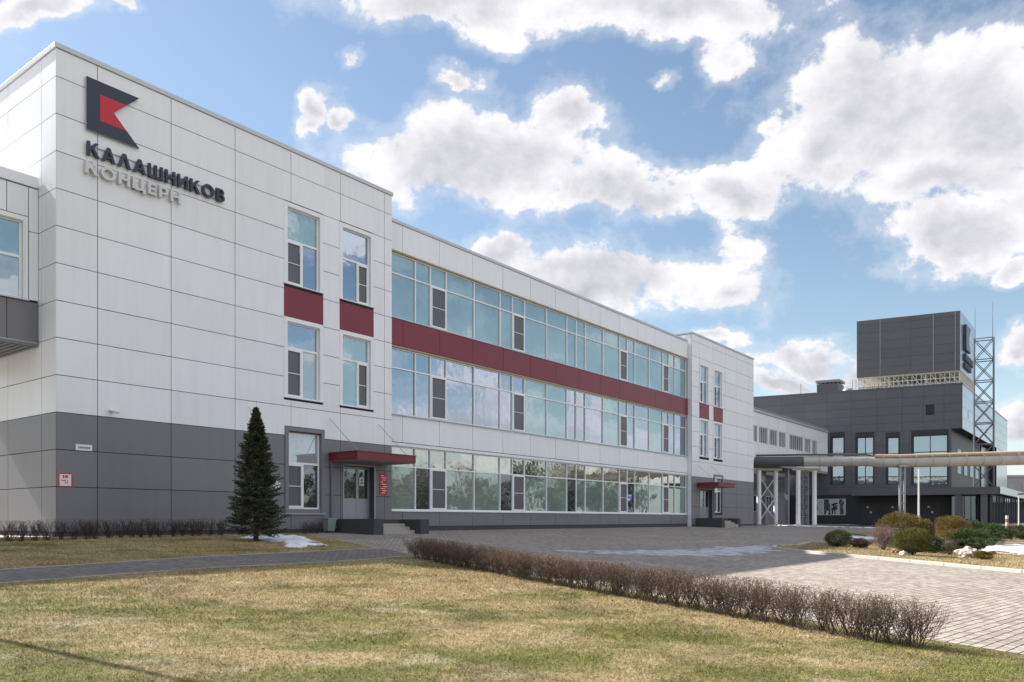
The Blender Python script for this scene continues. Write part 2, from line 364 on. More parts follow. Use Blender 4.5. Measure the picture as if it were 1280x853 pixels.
# snow patches: lumpy sheets with ragged outlines
def snow(name,pts,h=.05,res=44,label=None):
    P=np.array(pts,float); x0,y0=P.min(0);x1,y1=P.max(0)
    from mathutils import noise as mn
    def inside(x,y):
        c=False;j=len(P)-1;dm=9
        for i in range(len(P)):
            xi,yi=P[i];xj,yj=P[j]
            if (yi>y)!=(yj>y) and x<(xj-xi)*(y-yi)/(yj-yi)+xi: c=not c
            t=max(0,min(1,((x-xi)*(xj-xi)+(y-yi)*(yj-yi))/((xj-xi)**2+(yj-yi)**2+1e-9)))
            dm=min(dm,math.hypot(x-xi-t*(xj-xi),y-yi-t*(yj-yi))); j=i
        return dm if c else -dm
    st=max(x1-x0,y1-y0)/res; nx=int((x1-x0+.6)/st)+2; ny=int((y1-y0+.6)/st)+2
    V=[];idx={};F=[]
    S=np.zeros((nx,ny))
    for i in range(nx):
        for j in range(ny):
            x=x0-.3+i*st;y=y0-.3+j*st
            S[i,j]=inside(x,y)+.55*mn.fractal(Vector((x*1.3,y*1.3,3)),1,2,5)*(1.0 if h>.03 else 1.9)
    def vert(i,j):
        if (i,j) not in idx:
            x=x0-.3+i*st;y=y0-.3+j*st; s=max(0,S[i,j])
            z=gz(x,y)+.006+min(1,s/.35)*h*(.6+.7*mn.noise(Vector((x*3,y*3,1)))) if s>0 else gz(x,y)+.002
            idx[(i,j)]=len(V); V.append((x,y,z))
        return idx[(i,j)]
    for i in range(nx-1):
        for j in range(ny-1):
            if max(S[i,j],S[i+1,j],S[i+1,j+1],S[i,j+1])>0 and min(S[i,j],S[i+1,j],S[i+1,j+1],S[i,j+1])>-.12: F.append((vert(i,j),vert(i+1,j),vert(i+1,j+1),vert(i,j+1)))
    o=MB(); o.v=V;o.f=F; ob=o.build(name,snow_m if h>.03 else mat('thin_wet_snow',(.50,.51,.54),.5,0,.15,5,.4,18,col2=(.30,.29,.28),c2scale=3,c2=(.44,.6)),None,0,True); structure(ob); return ob
snow('snow_patch',[(-9.6,27.6),(-9.0,30.4),(-8.0,29.9),(-7.2,28.4),(-5.9,24.9),(-6.3,23.1),(-7.1,24.9),(-7.9,25.9),(-8.6,27.3)],.10,60)
snow('snow_on_paving',[(1.2,25.4),(3.2,24.5),(5.2,24.6),(7.2,25.9),(8.8,28.2),(10.0,30.2),(10.9,32.3),(10.3,33.2),(8.4,31.0),(6.6,28.9),(4.0,26.8)],.012,120)
snow('snow_patch',[(19.8,29),(20.4,34),(19.6,39),(23.5,40),(29,39),(27,30),(24,24),(21,24)],.08,50)
snow('snow_patch',[(21.5,41.5),(19,47),(21.5,49.5),(26,42.5),(33,43.5),(34,42)],.07,50)
snow('snow_patch',[(25.2,77.0),(24.8,79.0),(31,79.5),(38,80.5),(38,77),(31,76.4)],.09,50)

# ------------------------------------------------------------ office building (local x = along the front, y = into it)
MZ=0
off=root('office_building',(CORN[0],CORN[1],0),ANG,'long three-storey white panelled office block with red bands and ribbon windows','office building')
def cells(us,zs,holes,gap=.012):
    """panel rectangles: the joint grid minus the openings"""
    out=[]
    for a,b_ in zip(us[:-1],us[1:]):
        for c,d in zip(zs[:-1],zs[1:]):
            a2,b2,c2,d2=a+gap,b_-gap,c+gap,d-gap
            xs=sorted({a2,b2,*[h for H in holes for h in H[:2] if a2<h<b2]})
            for i in range(len(xs)-1):
                xm=(xs[i]+xs[i+1])/2; segs=[(c2,d2)]
                for H in holes:
                    if H[0]<xm<H[1]:
                        ns=[]
                        for s0,s1 in segs:
                            if H[3]<=s0 or H[2]>=s1: ns.append((s0,s1))
                            else:
                                if H[2]>s0: ns.append((s0,H[2]))
                                if H[3]<s1: ns.append((H[3],s1))
                        segs=ns
                out+=[(xs[i],xs[i+1],s0,s1) for s0,s1 in segs if s1-s0>.01]
    return out
def panels(name,us,zs,holes,v,m,parent,T=None,th=.03,tilt=.0012):
    b=MB(T)
    for (a,c,d,e) in cells(us,zs,holes):
        t=[random.uniform(-1,1)*tilt*(c-a) for _ in range(4)]
        b.add([(a,v+th,d),(c,v+th,d),(c,v+th,e),(a,v+th,e),(a,v+t[0],d),(c,v+t[1],d),(c,v+t[2],e),(a,v+t[3],e)],
              [(4,5,6,7),(0,1,5,4),(1,2,6,5),(2,3,7,6),(3,0,4,7)])
    return b.build(name,m,parent)
ROW=[1.37+1.2*k for k in range(13)]           # 1.37 ... 15.77
TJ=[0,1.31,3.91,6.52,9.13,11.75,14.37,14.85]
winU=[(8.95,10.62),(11.87,13.52)]
holes=[]
for a,c in winU: holes+= [(a-.17,c+.17,6.42,14.60)]
hg=[(8.82,10.86,1.72,5.36)]
DOOR=(11.93,13.72,1.5,3.90)
panels('wall_panels',TJ,ROW[3:]+[16.67],holes+hg,0,white_clad,off)
panels('base_panels',TJ,[1.10]+ROW[1:4],hg+[DOOR],0,grey_clad,off)
# backing walls behind the joints, with the openings left out
def backing(name,u0,u1,z0,z1,holes,v,m,parent):
    b=MB()
    for (a,c,d,e) in cells([u0,u1],[z0,z1],holes,0): b.add([(a,v,d),(c,v,d),(c,v,e),(a,v,e)],[(0,1,2,3)])
    return b.build(name,m,parent)
ops=[]
for a,c in winU: ops+=[(a,c,11.2,14.36),(a,c,6.54,9.68)]
ops+=[(8.98,10.68,1.95,5.12)]
backing('backing_wall',0.004,14.846,ZF-.3,16.6,ops+[DOOR],.032,joint,off)
b=MB(); b.box(.03,14.8,-.02,.03,ZF-.3,1.09); b.build('plinth',plinth_m,off)
# left side of the tower
LT=lambda a,v_,z:(v_,a,z)   # maps (along depth, out, up) -> local
VJ=[0,.60,1.06+2.6-.0,6.26,8.86,11.46,14.06,16.66,20]
VJ=[0,1.06,3.75,6.4,9.0,11.6,14.2,16.8,20]
panels('side_panels',VJ,ROW[3:]+[16.67],[],0,white_clad,off,T=LT)
panels('side_base_panels',VJ,[1.10]+ROW[1:4],[],0,grey_clad,off,T=LT)
MB(LT).add([(0,.032,ZF-.3),(20,.032,ZF-.3),(20,.032,16.6),(0,.032,16.6)],[(0,1,2,3)]).build('side_backing',joint,off)
MB().box(-.02,.03,.03,20,ZF-.3,1.09).build('side_plinth',plinth_m,off)
# red panels between the tower windows
def reds(us,z0,z1,v=-.012):
    for a,c in us: MB().box(a-.17,c+.17,v,.03,z0,z1).build('spandrel_panel',red_clad,off)
reds(winU,9.83,11.06)
# window casings
def casing(a,c,z0,z1,v,m,head=True,bot=True,out=.015,wd=.17,depth=.22):
    b=MB()
    b.box(a-wd,a,v-out,v+.03,z0,z1); b.box(c,c+wd,v-out,v+.03,z0,z1)
    if head: b.box(a,c,v-out,v+.03,z1-wd,z1)
    # reveals
    b.box(a-.02,a,v+.03,v+depth,z0,z1); b.box(c,c+.02,v+.03,v+depth,z0,z1); b.box(a,c,v+.03,v+depth,z1-.02-wd*head,z1-wd*head)
    return b
def sill(a,c,z,v,m,parent):
    MB().box(a-.2,c+.2,v-.09,v+.18,z-.035,z).build('sill',m,parent)
def window(parent,a,c,z0,z1,zt,v,gl_top,gl_low,mull=.5,flip=False,heavy=True,tf=None,openleft=True):
    """two-light window: fixed top pane, mullion, one sash with a net"""
    fw=.065
    f=MB(); y0,y1=v+.12,v+.20
    f.box(a,c,y0,y1,z0,z0+fw); f.box(a,c,y0,y1,z1-fw,z1); f.box(a,a+fw,y0,y1,z0+fw,z1-fw); f.box(c-fw,c,y0,y1,z0+fw,z1-fw)
    f.box(a+fw,c-fw,y0,y1,zt-.045,zt+.045)
    xm=a+(c-a)*mull; f.box(xm-.035,xm+.035,y0,y1,z0+fw,zt-.045)
    fr=f.build('window',pvc,parent,.006)
    y=v+.165
    def pane(x0,x1,w0,w1,m,n='pane'):
        t=random.uniform(-.004,.004);s=random.uniform(-.004,.004)
        MB().add([(x0,y+t,w0),(x1,y-t,w0),(x1,y-t+s,w1),(x0,y+t+s,w1)],[(0,1,2,3)]).build(n,m,fr)
    pane(a+fw,c-fw,zt+.045,z1-fw,gl_top)
    # sash
    sx0,sx1=(a+fw,xm-.035) if openleft else (xm+.035,c-fw)
    fx0,fx1=(xm+.035,c-fw) if openleft else (a+fw,xm-.035)
    s=MB(); sw=.07
    s.box(sx0,sx1,v+.10,v+.16,z0+fw,z0+fw+sw); s.box(sx0,sx1,v+.10,v+.16,zt-.045-sw,zt-.045)
    s.box(sx0,sx0+sw*.6,v+.10,v+.16,z0+fw+sw,zt-.045-sw); s.box(sx1-sw,sx1,v+.10,v+.16,z0+fw+sw,zt-.045-sw)
    zm=(z0+zt)/2; s.box(sx0+sw*.6,sx1-sw,v+.115,v+.145,zm-.015,zm+.015); s.build('sash',pvc,fr)
    pane(sx0+.04,sx1-.07,z0+.13,zt-.11,net,'net')
    pane(fx0,fx1,z0+fw,zt-.045,gl_low)
    return fr
for i,(a,c) in enumerate(winU):
    casing(a,c,11.2,14.55,0,white_clad).build('window_surround',white_clad,off)
    casing(a,c,6.54,9.83,0,white_clad,head=True,wd=.17).build('window_surround',white_clad,off)
    sill(a,c,11.2,0,white_clad,off); sill(a,c,6.54,0,white_clad,off)
    window(off,a,c,11.2,14.38,13.05,0,glass_mid if i else glass_up,glass_mid,.5 if i==0 else .58,openleft=(i==0))
    window(off,a,c,6.54,9.66,8.6,0,glass_up if i else glass_mid,glass_blind if i==0 else glass_up,.5 if i==0 else .58,openleft=(i==0))
casing(8.98,10.68,1.75,5.33,0,grey_clad,out=.05,wd=.16,depth=.25).build('window_surround',grey_clad,off)
MB().box(8.8,10.88,-.09,.16,1.72,1.78).build('sill',steel_grey,off)
MB().box(8.98,10.68,.0,.2,1.78,1.95).build('window_board',grey_clad,off)
window(off,8.98,10.68,1.95,5.17,3.85,0,glass_blind,glass_dark,.5,openleft=True)
# central ribbon part
CV=.35
u0,u1=14.85,47.6
cj=[14.85]+[15.9+2.61*k for k in range(13)]; cj=[x for x in cj if x<47.2]+[47.6]
panels('wall_panels',cj,[14.36,15.66],[],CV,white_clad,off)
panels('wall_panels',cj,[5.22,6.52],[],CV,white_clad,off)
panels('base_panels',cj,[1.18,1.9],[],CV,grey_clad,off)
panels('spandrel_panels',cj,[9.84,11.12],[],CV-.02,red_clad,off)
MB().box(u0,u1,CV+.012,CV+.03,5.05,5.2).build('lintel_strip',white_clad,off)
backing('backing_wall',u0,u1,ZF-.3,15.6,[(14.86,47.55,1.95,5.1),(14.86,47.55,6.54,9.74),(14.86,47.55,11.14,14.3)],CV+.032,joint,off)
MB().box(u0,u1,CV+.01,CV+.03,ZF-.3,1.17).build('plinth',plinth_m,off)
MB().box(14.86,47.55,CV-.02,CV+.5,14.285,14.355).build('soffit',tan_soffit,off)
MB().box(14.86,47.55,CV+.0,CV+.5,9.745,9.835).build('soffit',tan_soffit,off)
MB().box(14.86,47.55,CV-.06,CV+.15,11.12,11.16).build('sill',coping,off)
MB().box(14.86,47.55,CV-.10,CV+.15,6.50,6.55).build('sill',coping,off)
MB().box(14.86,47.55,CV-.06,CV+.15,1.90,1.96).build('sill',pvc,off)
base=[15.02,16.87,17.95,19.13,21.35,23.6,24.74,25.9,28.14,30.35,31.43,32.52,34.75,36.93,38.02,39.11,41.3,43.43,44.46,45.5,47.5]
def ribbon(z0,zt,z1,opens,glf,darks=(),label=None):
    y0,y1=CV+.10,CV+.20; f=MB()
    f.box(14.86,47.55,y0,y1,z0,z0+.06); f.box(14.86,47.55,y0,y1,z1-.06,z1)
    xs=[14.86]+base[1:-1]+[47.55]
    for k in range(len(xs)-1):
        xl=xs[k]+(.06 if k==0 else .03); xr=xs[k+1]-(.06 if k==len(xs)-2 else .03)
        f.box(xl,xr,y0,y1,zt-.032,zt+.032)
        if k: f.box(xs[k]-.03,xs[k]+.03,y0-.015,y1,z0+.06,z1-.06)
    f.box(14.86,14.92,y0,y1,z0+.06,z1-.06); f.box(47.49,47.55,y0,y1,z0+.06,z1-.06)
    fr=f.build('ribbon_window',pvc,off)
    groups={}
    for k in range(len(xs)-1):
        for (w0,w1,top) in ((z0+.06,zt-.032,False),(zt+.032,z1-.06,True)):
            if k in opens and not top: m='net'
            else: m=glf(k,top)
            b=MB(); tx=random.uniform(-1,1)*.0035*(xs[k+1]-xs[k]);tz=random.uniform(-.006,.006)
            y=CV+.155
            b.add([(xs[k],y+tx,w0),(xs[k+1],y-tx,w0),(xs[k+1],y-tx+tz,w1),(xs[k],y+tx+tz,w1)],[(0,1,2,3)])
            if m!='net': b.build('pane',MATS[m],fr)
    for k in opens:
        a,c=xs[k]+.03,xs[k+1]-.03; s=MB(); sw=.075; w0,w1=z0+.06,zt-.032; yy0,yy1=y0-.04,y0+.03
        s.box(a,c,yy0,yy1,w0,w0+sw);s.box(a,c,yy0,yy1,w1-sw,w1);s.box(a,a+sw,yy0,yy1,w0+sw,w1-sw);s.box(c-sw,c,yy0,yy1,w0+sw,w1-sw)
        s.box(a+sw,c-sw,yy0+.02,yy1-.02,(w0+w1)/2-.015,(w0+w1)/2+.015)
        so_=s.build('opening_sash',pvc,fr); MB().add([(a+sw,y0+.01,w0+sw),(c-sw,y0+.01,w0+sw),(c-sw,y0+.01,w1-sw),(a+sw,y0+.01,w1-sw)],[(0,1,2,3)]).build('net',net,fr)
    return fr
ribbon(11.16,13.30,14.285,(2,6,13,17),lambda k,t:'tinted_glass_blinds')
ribbon(6.55,8.78,9.745,(2,6,13,17),lambda k,t:'tinted_glass' if k not in(7,8,12,16) else 'tinted_glass_blinds')
ribbon(1.96,4.08,5.05,(2,6,13,17),lambda k,t:'transom_glass' if t else ('filmed_glass' if k not in(1,5,9,14) else 'dark_glass'))
# far block
fj=[47.6,49.0,51.7,54.3,56.9,59.6,60.94]
winF=[(49.2,50.75),(52.0,53.6)]
fh=[(a-.15,c+.15,6.42,14.2) for a,c in winF]
panels('wall_panels',fj,ROW[3:]+[16.3],fh,0,white_clad,off)
FD=(49.2,51.6,1.62,3.98)
panels('base_panels',fj,[1.10]+ROW[1:4],[(51.84,53.76,1.9,5.3),FD],0,grey_clad,off)
fops=[]
for a,c in winF: fops+=[(a,c,11.0,14.05),(a,c,6.64,9.6)]
fops+=[(52.0,53.6,2.1,5.2),FD]
backing('backing_wall',47.604,60.93,ZF-.3,16.2,fops,.032,joint,off)
MB().box(47.63,60.9,-.02,.03,ZF-.3,1.09).build('plinth',plinth_m,off)
reds(winF,9.75,10.95)
for i,(a,c) in enumerate(winF):
    casing(a,c,11.0,14.2,0,white_clad,wd=.14).build('window_surround',white_clad,off)
    casing(a,c,6.6,9.75,0,white_clad,wd=.14).build('window_surround',white_clad,off)
    sill(a,c,11.0,0,white_clad,off); sill(a,c,6.64,0,white_clad,off)
    window(off,a,c,11.0,14.06,12.8,0,glass_up,glass_mid,.5); window(off,a,c,6.64,9.6,8.5,0,glass_up,glass_mid,.5)
casing(52.0,53.6,1.95,5.3,0,grey_clad,out=.05,wd=.16,depth=.25).build('window_surround',grey_clad,off)
window(off,52.0,53.6,2.1,5.14,3.9,0,glass_blind,glass_dark,.5)
# return faces of the two tower blocks and the roofs
MB().box(14.80,14.849,.034,CV+.03,15.6,16.6).build('return_wall',white_clad,off)
MB().box(47.604,47.65,.034,CV+.2,ZF,16.2).build('return_wall',white_clad,off)
MB().box(60.9,60.94,.034,20,ZF-.3,16.2).build('end_wall',white_clad,off)
MB().box(.04,60.9,19.9,20,ZF-.3,15.6).build('rear_wall',white_clad,off)
MB().box(.05,14.8,.05,19.9,16.2,16.35).build('roof',roofm,off); MB().box(14.85,47.6,CV+.05,19.9,15.2,15.35).build('roof',roofm,off); MB().box(47.66,60.89,.05,19.9,15.9,16.0).build('roof',roofm,off)
b=MB(); b.box(-.05,14.9,-.05,.30,16.68,16.84); b.box(-.05,.30,.30,20,16.68,16.84); b.box(14.6,14.9,.30,20,16.68,16.84)
b.build('parapet_coping',coping,off,.01)
MB().box(14.9,47.55,CV-.05,CV+.3,15.67,15.82).build('parapet_coping',coping,off,.01)
b=MB(); b.box(47.55,61,-.05,.30,16.31,16.46); b.box(47.55,47.85,.30,20,16.31,16.46); b.box(60.7,61,.3,20,16.31,16.46); b.build('parapet_coping',coping,off,.01)
# entrances
def door(u0,u1,z0,z1,dep=.32):
    d=MB(); y=dep
    d.box(u0+.02,u1-.02,y-.04,y+.04,z1-.12,z1-.02)
    w_=u1-u0; xm=u0+w_*.58
    d.box(u0+.02,u0+.12,y-.04,y+.04,z0,z1-.12); d.box(u1-.12,u1-.02,y-.04,y+.04,z0,z1-.12); d.box(xm-.07,xm+.07,y-.04,y+.04,z0,z1-.12)
    zr=z0+(z1-z0)*.40; d.box(u0+.12,xm-.07,y-.03,y+.03,z0,zr); d.box(xm+.07,u1-.12,y-.03,y+.03,z0,zr)
    dr=d.build('door',steel_grey,off,.004)
    p=MB(); p.box(u0+.12,xm-.07,y-.01,y+.01,zr,z1-.12); p.box(xm+.07,u1-.12,y-.01,y+.01,zr,z1-.12); p.build('glass',glass_dark,dr)
    h=MB(); h.tube((xm-.12,y-.09,zr+.05),(xm-.12,y-.09,zr+.65),.016); h.tube((xm-.12,y-.09,zr+.1),(xm-.12,y,zr+.1),.01); h.tube((xm-.12,y-.09,zr+.6),(xm-.12,y,zr+.6),.01); h.build('handle',steel_grey,dr)
    r=MB(); r.box(u0-.0,u0+.02,.034,dep+.05,z0,z1); r.box(u1-.02,u1,.034,dep+.05,z0,z1); r.box(u0+.02,u1-.02,.034,dep+.05,z1-.02,z1)
    r.box(u0+.02,u1-.02,dep+.041,dep+.06,z0,z1-.02)
    r.build('door_reveal',dark_frame,off)
    return dr
d1_=door(*DOOR)
s=MB(); s.box(13.08,13.36,.28-.006,.28,3.05,3.42); 
st=s.build('door_notice',swhite,d1_); 
MB().prism([(13.14,3.12),(13.30,3.12),(13.30,3.2),(13.14,3.2)],.268,.2735).build('printed_mark',dark_frame,d1_)
MB().prism([(13.15,3.25),(13.29,3.25),(13.22,3.38)],.268,.2735).build('printed_mark',dark_frame,d1_)
fr_=MB(); fr_.box(11.86,11.93,-.03,.03,1.5,3.9); fr_.box(13.72,13.79,-.03,.03,1.5,3.9); fr_.box(11.86,13.79,-.03,.03,3.9,3.98); fr_.build('door_surround',steel_grey,off)
door(*FD)
def canopy(ua,ub,z0,z1,out):
    c=MB(); c.box(ua,ub,-out,-.002,z0+.02,z1-.01); o=c.build('entrance_canopy',canopy_red,off,.01)
    t=MB(); t.box(ua-.03,ub+.03,-out-.03,.0,z1-.01,z1+.02); t.build('canopy_flashing',canopy_red,o)
    s=MB(); s.box(ua+.05,ub-.05,-out+.05,-.03,z0,z0+.018); s.build('soffit',grey_wall,o)
    r=MB()
    for x in (ua+.3,ub-.3):
        r.tube((x,-out+.25,z1),(x-.25,.0,z1+1.5),.012,n=6)
    r.build('tie_rod',steel_grey,o)
canopy(11.09,14.56,4.03,4.38,1.84)
canopy(48.5,51.9,4.12,4.46,1.85)
def porch(ua,ub,wpar,zt,depth,stairs):
    p=MB(); p.box(ua+wpar,stairs,-1.35,-.03,ZF-.4,zt-.02); p.box(stairs,ub,-1.35,-.03,ZF-.4,zt-.02)
    p.box(ua,ua+wpar,-depth,-.03,ZF-.4,zt+.04); p.box(ub-wpar,ub,-depth,-1.352,ZF-.4,zt+.02)
    o=p.build('porch',plinth_m,off,.008)
    n=4
    for k in range(n-1):
        s=MB(); zz=zt-.02-(k+1)*(.145); s.box(ua+wpar,ub-wpar,-1.35-.3*(k+1),-1.352-.3*k,ZF-.4,zz); s.build('step',concrete,o,.006)
    r=MB(); r.box(ua+wpar,ub,-1.37,-.03,zt-.02,zt+.01); r.build('landing',plinth_m,o)
porch(11.3,14.62,.55,1.5,2.6,13)
porch(48.3,52.2,.6,1.6,2.2,50)
# drainpipes, misc fixed parts of the building
b=MB(); b.tube((11.2,-.07,1.3),(11.2,-.07,4.02),.045); b.tube((11.2,-.07,1.32),(11.25,-.32,1.16),.045); b.build('drainpipe',steel_dark,off)

# ------------------------------------------------------------ left wing bridge
wing=root('bridge_wing',(CORN[0],CORN[1],0),ANG,'white and grey upper-storey passage joining the tower at the left frame edge','building wing')
WV=1.29; wj=[-14,-11.4,-8.8,-6.2,-3.55,-.95,-.002]
wh=[(-.66-1.9,-.48,8.62,11.4)]
panels('wall_panels',wj[:-1]+[-.30,-.002],[8.72,10.97,12.42],[(-2.9,-.32,8.6,11.45)],WV,white_clad,wing)
panels('base_panels',wj[:-1]+[-.002],[7.36,8.66],[],WV,grey_clad,wing)
casing(-2.75,-.47,8.72,11.42,WV,white_clad,wd=.15).build('window_surround',white_clad,wing)
MB().box(-2.9,-.3,WV-.08,WV+.2,8.67,8.72).build('sill',coping,wing)
wnd=window(wing,-2.75,-.47,8.74,11.27,10.1,WV,glass_up,glass_blind,.5)
MB().box(-14,-.035,WV+.04,7.7,7.30,12.3).build('wing_core',joint,wing).hide_render=False
MB().box(-14,-.035,WV-.04,7.75,7.22,7.30).build('soffit',steel_dark,wing)
b=MB()
for k in range(70): b.box(-14+.2*k,-14+.2*k+.08,WV+.0,7.7,7.18,7.219)
b.build('soffit_ribs',steel_dark,wing)
MB().box(-14,-.035,WV-.04,WV+.035,7.305,7.355).build('drip_edge',steel_grey,wing)
MB().box(-14,-.035,7.7,7.74,7.3,12.4).build('rear_wall',white_clad,wing)
MB().box(-14,-.035,WV-.06,7.8,12.44,12.80).build('parapet_coping',white_clad,wing,.01)
bpy.data.objects.remove(bpy.data.objects['wing_core'])
b=MB(); 
for (a,c,d,e) in cells([-14,-.035],[7.3,12.43],[(-2.75,-.47,8.72,11.27)],0): b.box(a,c,WV+.032,WV+.05,d,e)
b.build('backing_wall',joint,wing)
for x in(-13.5,): MB().box(x-.2,x+.2,1.6,2.0,ZF-.2,7.2).build('pillar',concrete,wing)

# ------------------------------------------------------------ company sign on the tower
sign=root('company_sign',(CORN[0],CORN[1],0),ANG,'navy flag emblem with red inset above two rows of raised Cyrillic letters','sign')
E_=[(.90,16.12),(2.68,16.12),(1.79,15.26),(2.68,14.38),(.90,14.38)]
b=MB(); b.prism(E_,-.10,-.02); b.build('emblem_body',edge,sign)
b=MB(); b.prism([(x,z) for x,z in E_],-.118,-.1005); b.build('emblem_face',navy,sign)
b=MB(); b.prism([(1.34,15.69),(2.235,15.69),(1.79,15.26),(2.235,14.81),(1.34,14.81)],-.124,-.1185); b.build('emblem_inset',sred,sign)
def bx_(x0,z0,x1,z1): return [(x0,z0),(x1,z0),(x1,z1),(x0,z1)]
def ring_(cx,cz,ro,zo,ri,zi,a0,a1,n=20):
    out=[]
    for q in range(n):
        A=R(a0+(a1-a0)*q/n);B=R(a0+(a1-a0)*(q+1)/n)
        out.append([(cx+ro*math.cos(A),cz+zo*math.sin(A)),(cx+ro*math.cos(B),cz+zo*math.sin(B)),(cx+ri*math.cos(B),cz+zi*math.sin(B)),(cx+ri*math.cos(A),cz+zi*math.sin(A))])
    return out
T_=.18
GL={'К':(.78,[[bx_(0,0,T_,1)],[[(T_,.36),(.30,.47),(.75,1),(.51,1),(T_,.62)]],[[(.28,.52),(.41,.66),(.80,0),(.57,0)]]]),
 'А':(.88,[[[(0,0),(.20,0),(.54,1),(.34,1)]],[[(.88,0),(.68,0),(.34,1),(.54,1)]],[[(.20,.22),(.68,.22),(.63,.38),(.25,.38)]]]),
 'Л':(.88,[[[(0,0),(.20,0),(.54,1),(.34,1)]],[[(.88,0),(.68,0),(.34,1),(.54,1)]]]),
 'Ш':(1.06,[[bx_(0,0,T_,1),bx_(.44,0,.62,1),bx_(.88,0,1.06,1)],[bx_(.01,0,1.05,.17)]]),
 'Н':(.76,[[bx_(0,0,T_,1),bx_(.58,0,.76,1)],[bx_(.1,.42,.66,.59)]]),
 'И':(.78,[[bx_(0,0,T_,1),bx_(.60,0,.78,1)],[[(.12,0),(.17,0),(.66,.75),(.66,1),(.61,1),(.12,.27)]]]),
 'О':(.98,[ring_(.49,.5,.49,.52,.30,.34,0,360,36)]),
 'В':(.68,[[bx_(0,0,T_,1)],[bx_(.1,.83,.38,1),bx_(.1,0,.40,.17)],[bx_(.1,.44,.40,.60)],ring_(.38,.735,.25,.265,.08,.10,-90,90),ring_(.40,.285,.28,.285,.10,.115,-90,90)]),
 'Ц':(.90,[[bx_(0,0,T_,1),bx_(.58,0,.76,1)],[bx_(.01,0,.75,.17)],[bx_(.72,-.2,.90,.165)]]),
 'Е':(.60,[[bx_(0,0,T_,1)],[bx_(.1,.83,.58,1),bx_(.1,.42,.54,.58),bx_(.1,0,.60,.17)]]),
 'Р':(.66,[[bx_(0,0,T_,1)],[bx_(.1,.83,.38,1),bx_(.1,.34,.38,.50)],ring_(.38,.67,.28,.33,.10,.165,-90,90)])}
def letters(txt,u0,u1,z0,h,y,m,th,name):
    """raised letters built stroke by stroke; each stroke stands 1 mm prouder than the one before"""
    tot=sum(GL[c][0] for c in txt)+.19*(len(txt)-1); k=(u1-u0)/tot; x=u0; b=MB()
    for c in txt:
        for q,grp in enumerate(GL[c][1]):
            for p in grp: b.prism([(x+a*k,z0+e*h) for a,e in p],y-th/2-.0012*q,y+th/2+.0012*q)
        x+=(GL[c][0]+.19)*k
    return b.build(name,m,sign)
letters('КАЛАШНИКОВ',.92,5.98,13.53,.47,-.10,navy,.10,'letter_row')
letters('КОНЦЕРН',.86,4.2,12.92,.40,-.10,mat('sign_pale',(.62,.62,.63),.45,0,.03),.13,'letter_row')
b=MB(); 
for z in(13.6,13.9): b.box(.92,5.98,-.045,-.02,z-.012,z+.012)
b.build('mounting_rail',steel_grey,sign)

# ------------------------------------------------------------ small wall fittings
def fit(name,label,cat): return root(name,(CORN[0],CORN[1],0),ANG,label,cat)
c_=fit('security_camera','small white security camera on the tower wall above the grey base','security camera')
b=MB(); b.box(1.72,1.80,-.05,-.003,5.12,5.24); b.tube((1.76,-.05,5.18),(1.76,-.16,5.18),.018); b.build('bracket',swhite,c_)
b=MB(); b.tube((1.62,-.14,5.20),(1.92,-.22,5.14),.05,n=12); b.build('housing',swhite,c_)
MB().tube((1.915,-.219,5.141),(1.925,-.222,5.139),.04,n=12).build('lens',dark_frame,c_)
p_=fit('number_plate','small white rectangular plate with tiny grey lettering near the tower corner','sign')
MB().box(.60,1.12,-.025,-.003,3.78,3.98).build('plate',swhite,p_)
b=MB()
for k in range(7): b.box(.68+.055*k,.72+.055*k,-.0275,-.0252,3.84,3.91)
b.build('lettering',steel_dark,p_)
p_=fit('hydrant_sign','square white sign with red border and arrow marks at the tower corner','sign')
MB().box(.06,.50,-.02,-.003,2.56,3.02).build('board',swhite,p_)
b=MB(); b.box(.06,.50,-.0235,-.0205,2.98,3.02); b.box(.06,.50,-.0235,-.0205,2.56,2.60); b.box(.06,.10,-.0235,-.0205,2.6,2.98); b.box(.46,.50,-.0235,-.0205,2.6,2.98); b.build('border',sred,p_)
b=MB(); b.prism([(.20,2.95),(.24,2.95),(.24,2.84),(.20,2.84)],-.0235,-.0205); b.box(.26,.36,-.0235,-.0205,2.86,2.94); b.box(.15,.28,-.0235,-.0205,2.76,2.79); b.box(.27,.29,-.0235,-.0205,2.66,2.79); b.box(.33,.35,-.0235,-.0205,2.66,2.79); b.build('symbol',sred,p_)
p_=fit('wall_symbol','white cut-out leaf-like emblem beside the spruce on the grey base','sign')
b=MB()
for k in range(6):
    a=k*math.pi/3+.3; ca,sa=math.cos(a),math.sin(a); cx,cz=8.42,2.92
    b.prism([(cx+.02*sa,cz-.02*ca),(cx+.17*ca+.03*sa,cz+.17*sa-.03*ca),(cx+.2*ca,cz+.2*sa),(cx+.13*ca-.05*sa,cz+.13*sa+.05*ca)],-.014-.002*k,-.003-.0001*k)
b.build('cutout',swhite,p_)
p_=fit('door_plaque','upright red plaque with white writing right of the near entrance door','sign')
MB().box(14.05,14.50,-.025,-.003,2.66,3.66).build('board',plaque_red,p_,.003)
b=MB()
for k,(x0,x1) in enumerate([(.06,.20),(.10,.36),(.16,.30),(.08,.14),(.12,.34),(.20,.38),(.07,.28),(.15,.35),(.10,.26)]):
    z=3.56-.1*k; b.box(14.05+x0,14.05+x1,-.0285,-.0255,z-.03,z); 
    b.box(14.05+x1+.015,14.05+x1+.045,-.0285,-.0255,z-.05,z+.01)
b.build('lettering',swhite,p_)
p_=fit('window_banner','blue and white advertising banner inside the far ground-floor window','banner')
b=MB(); 
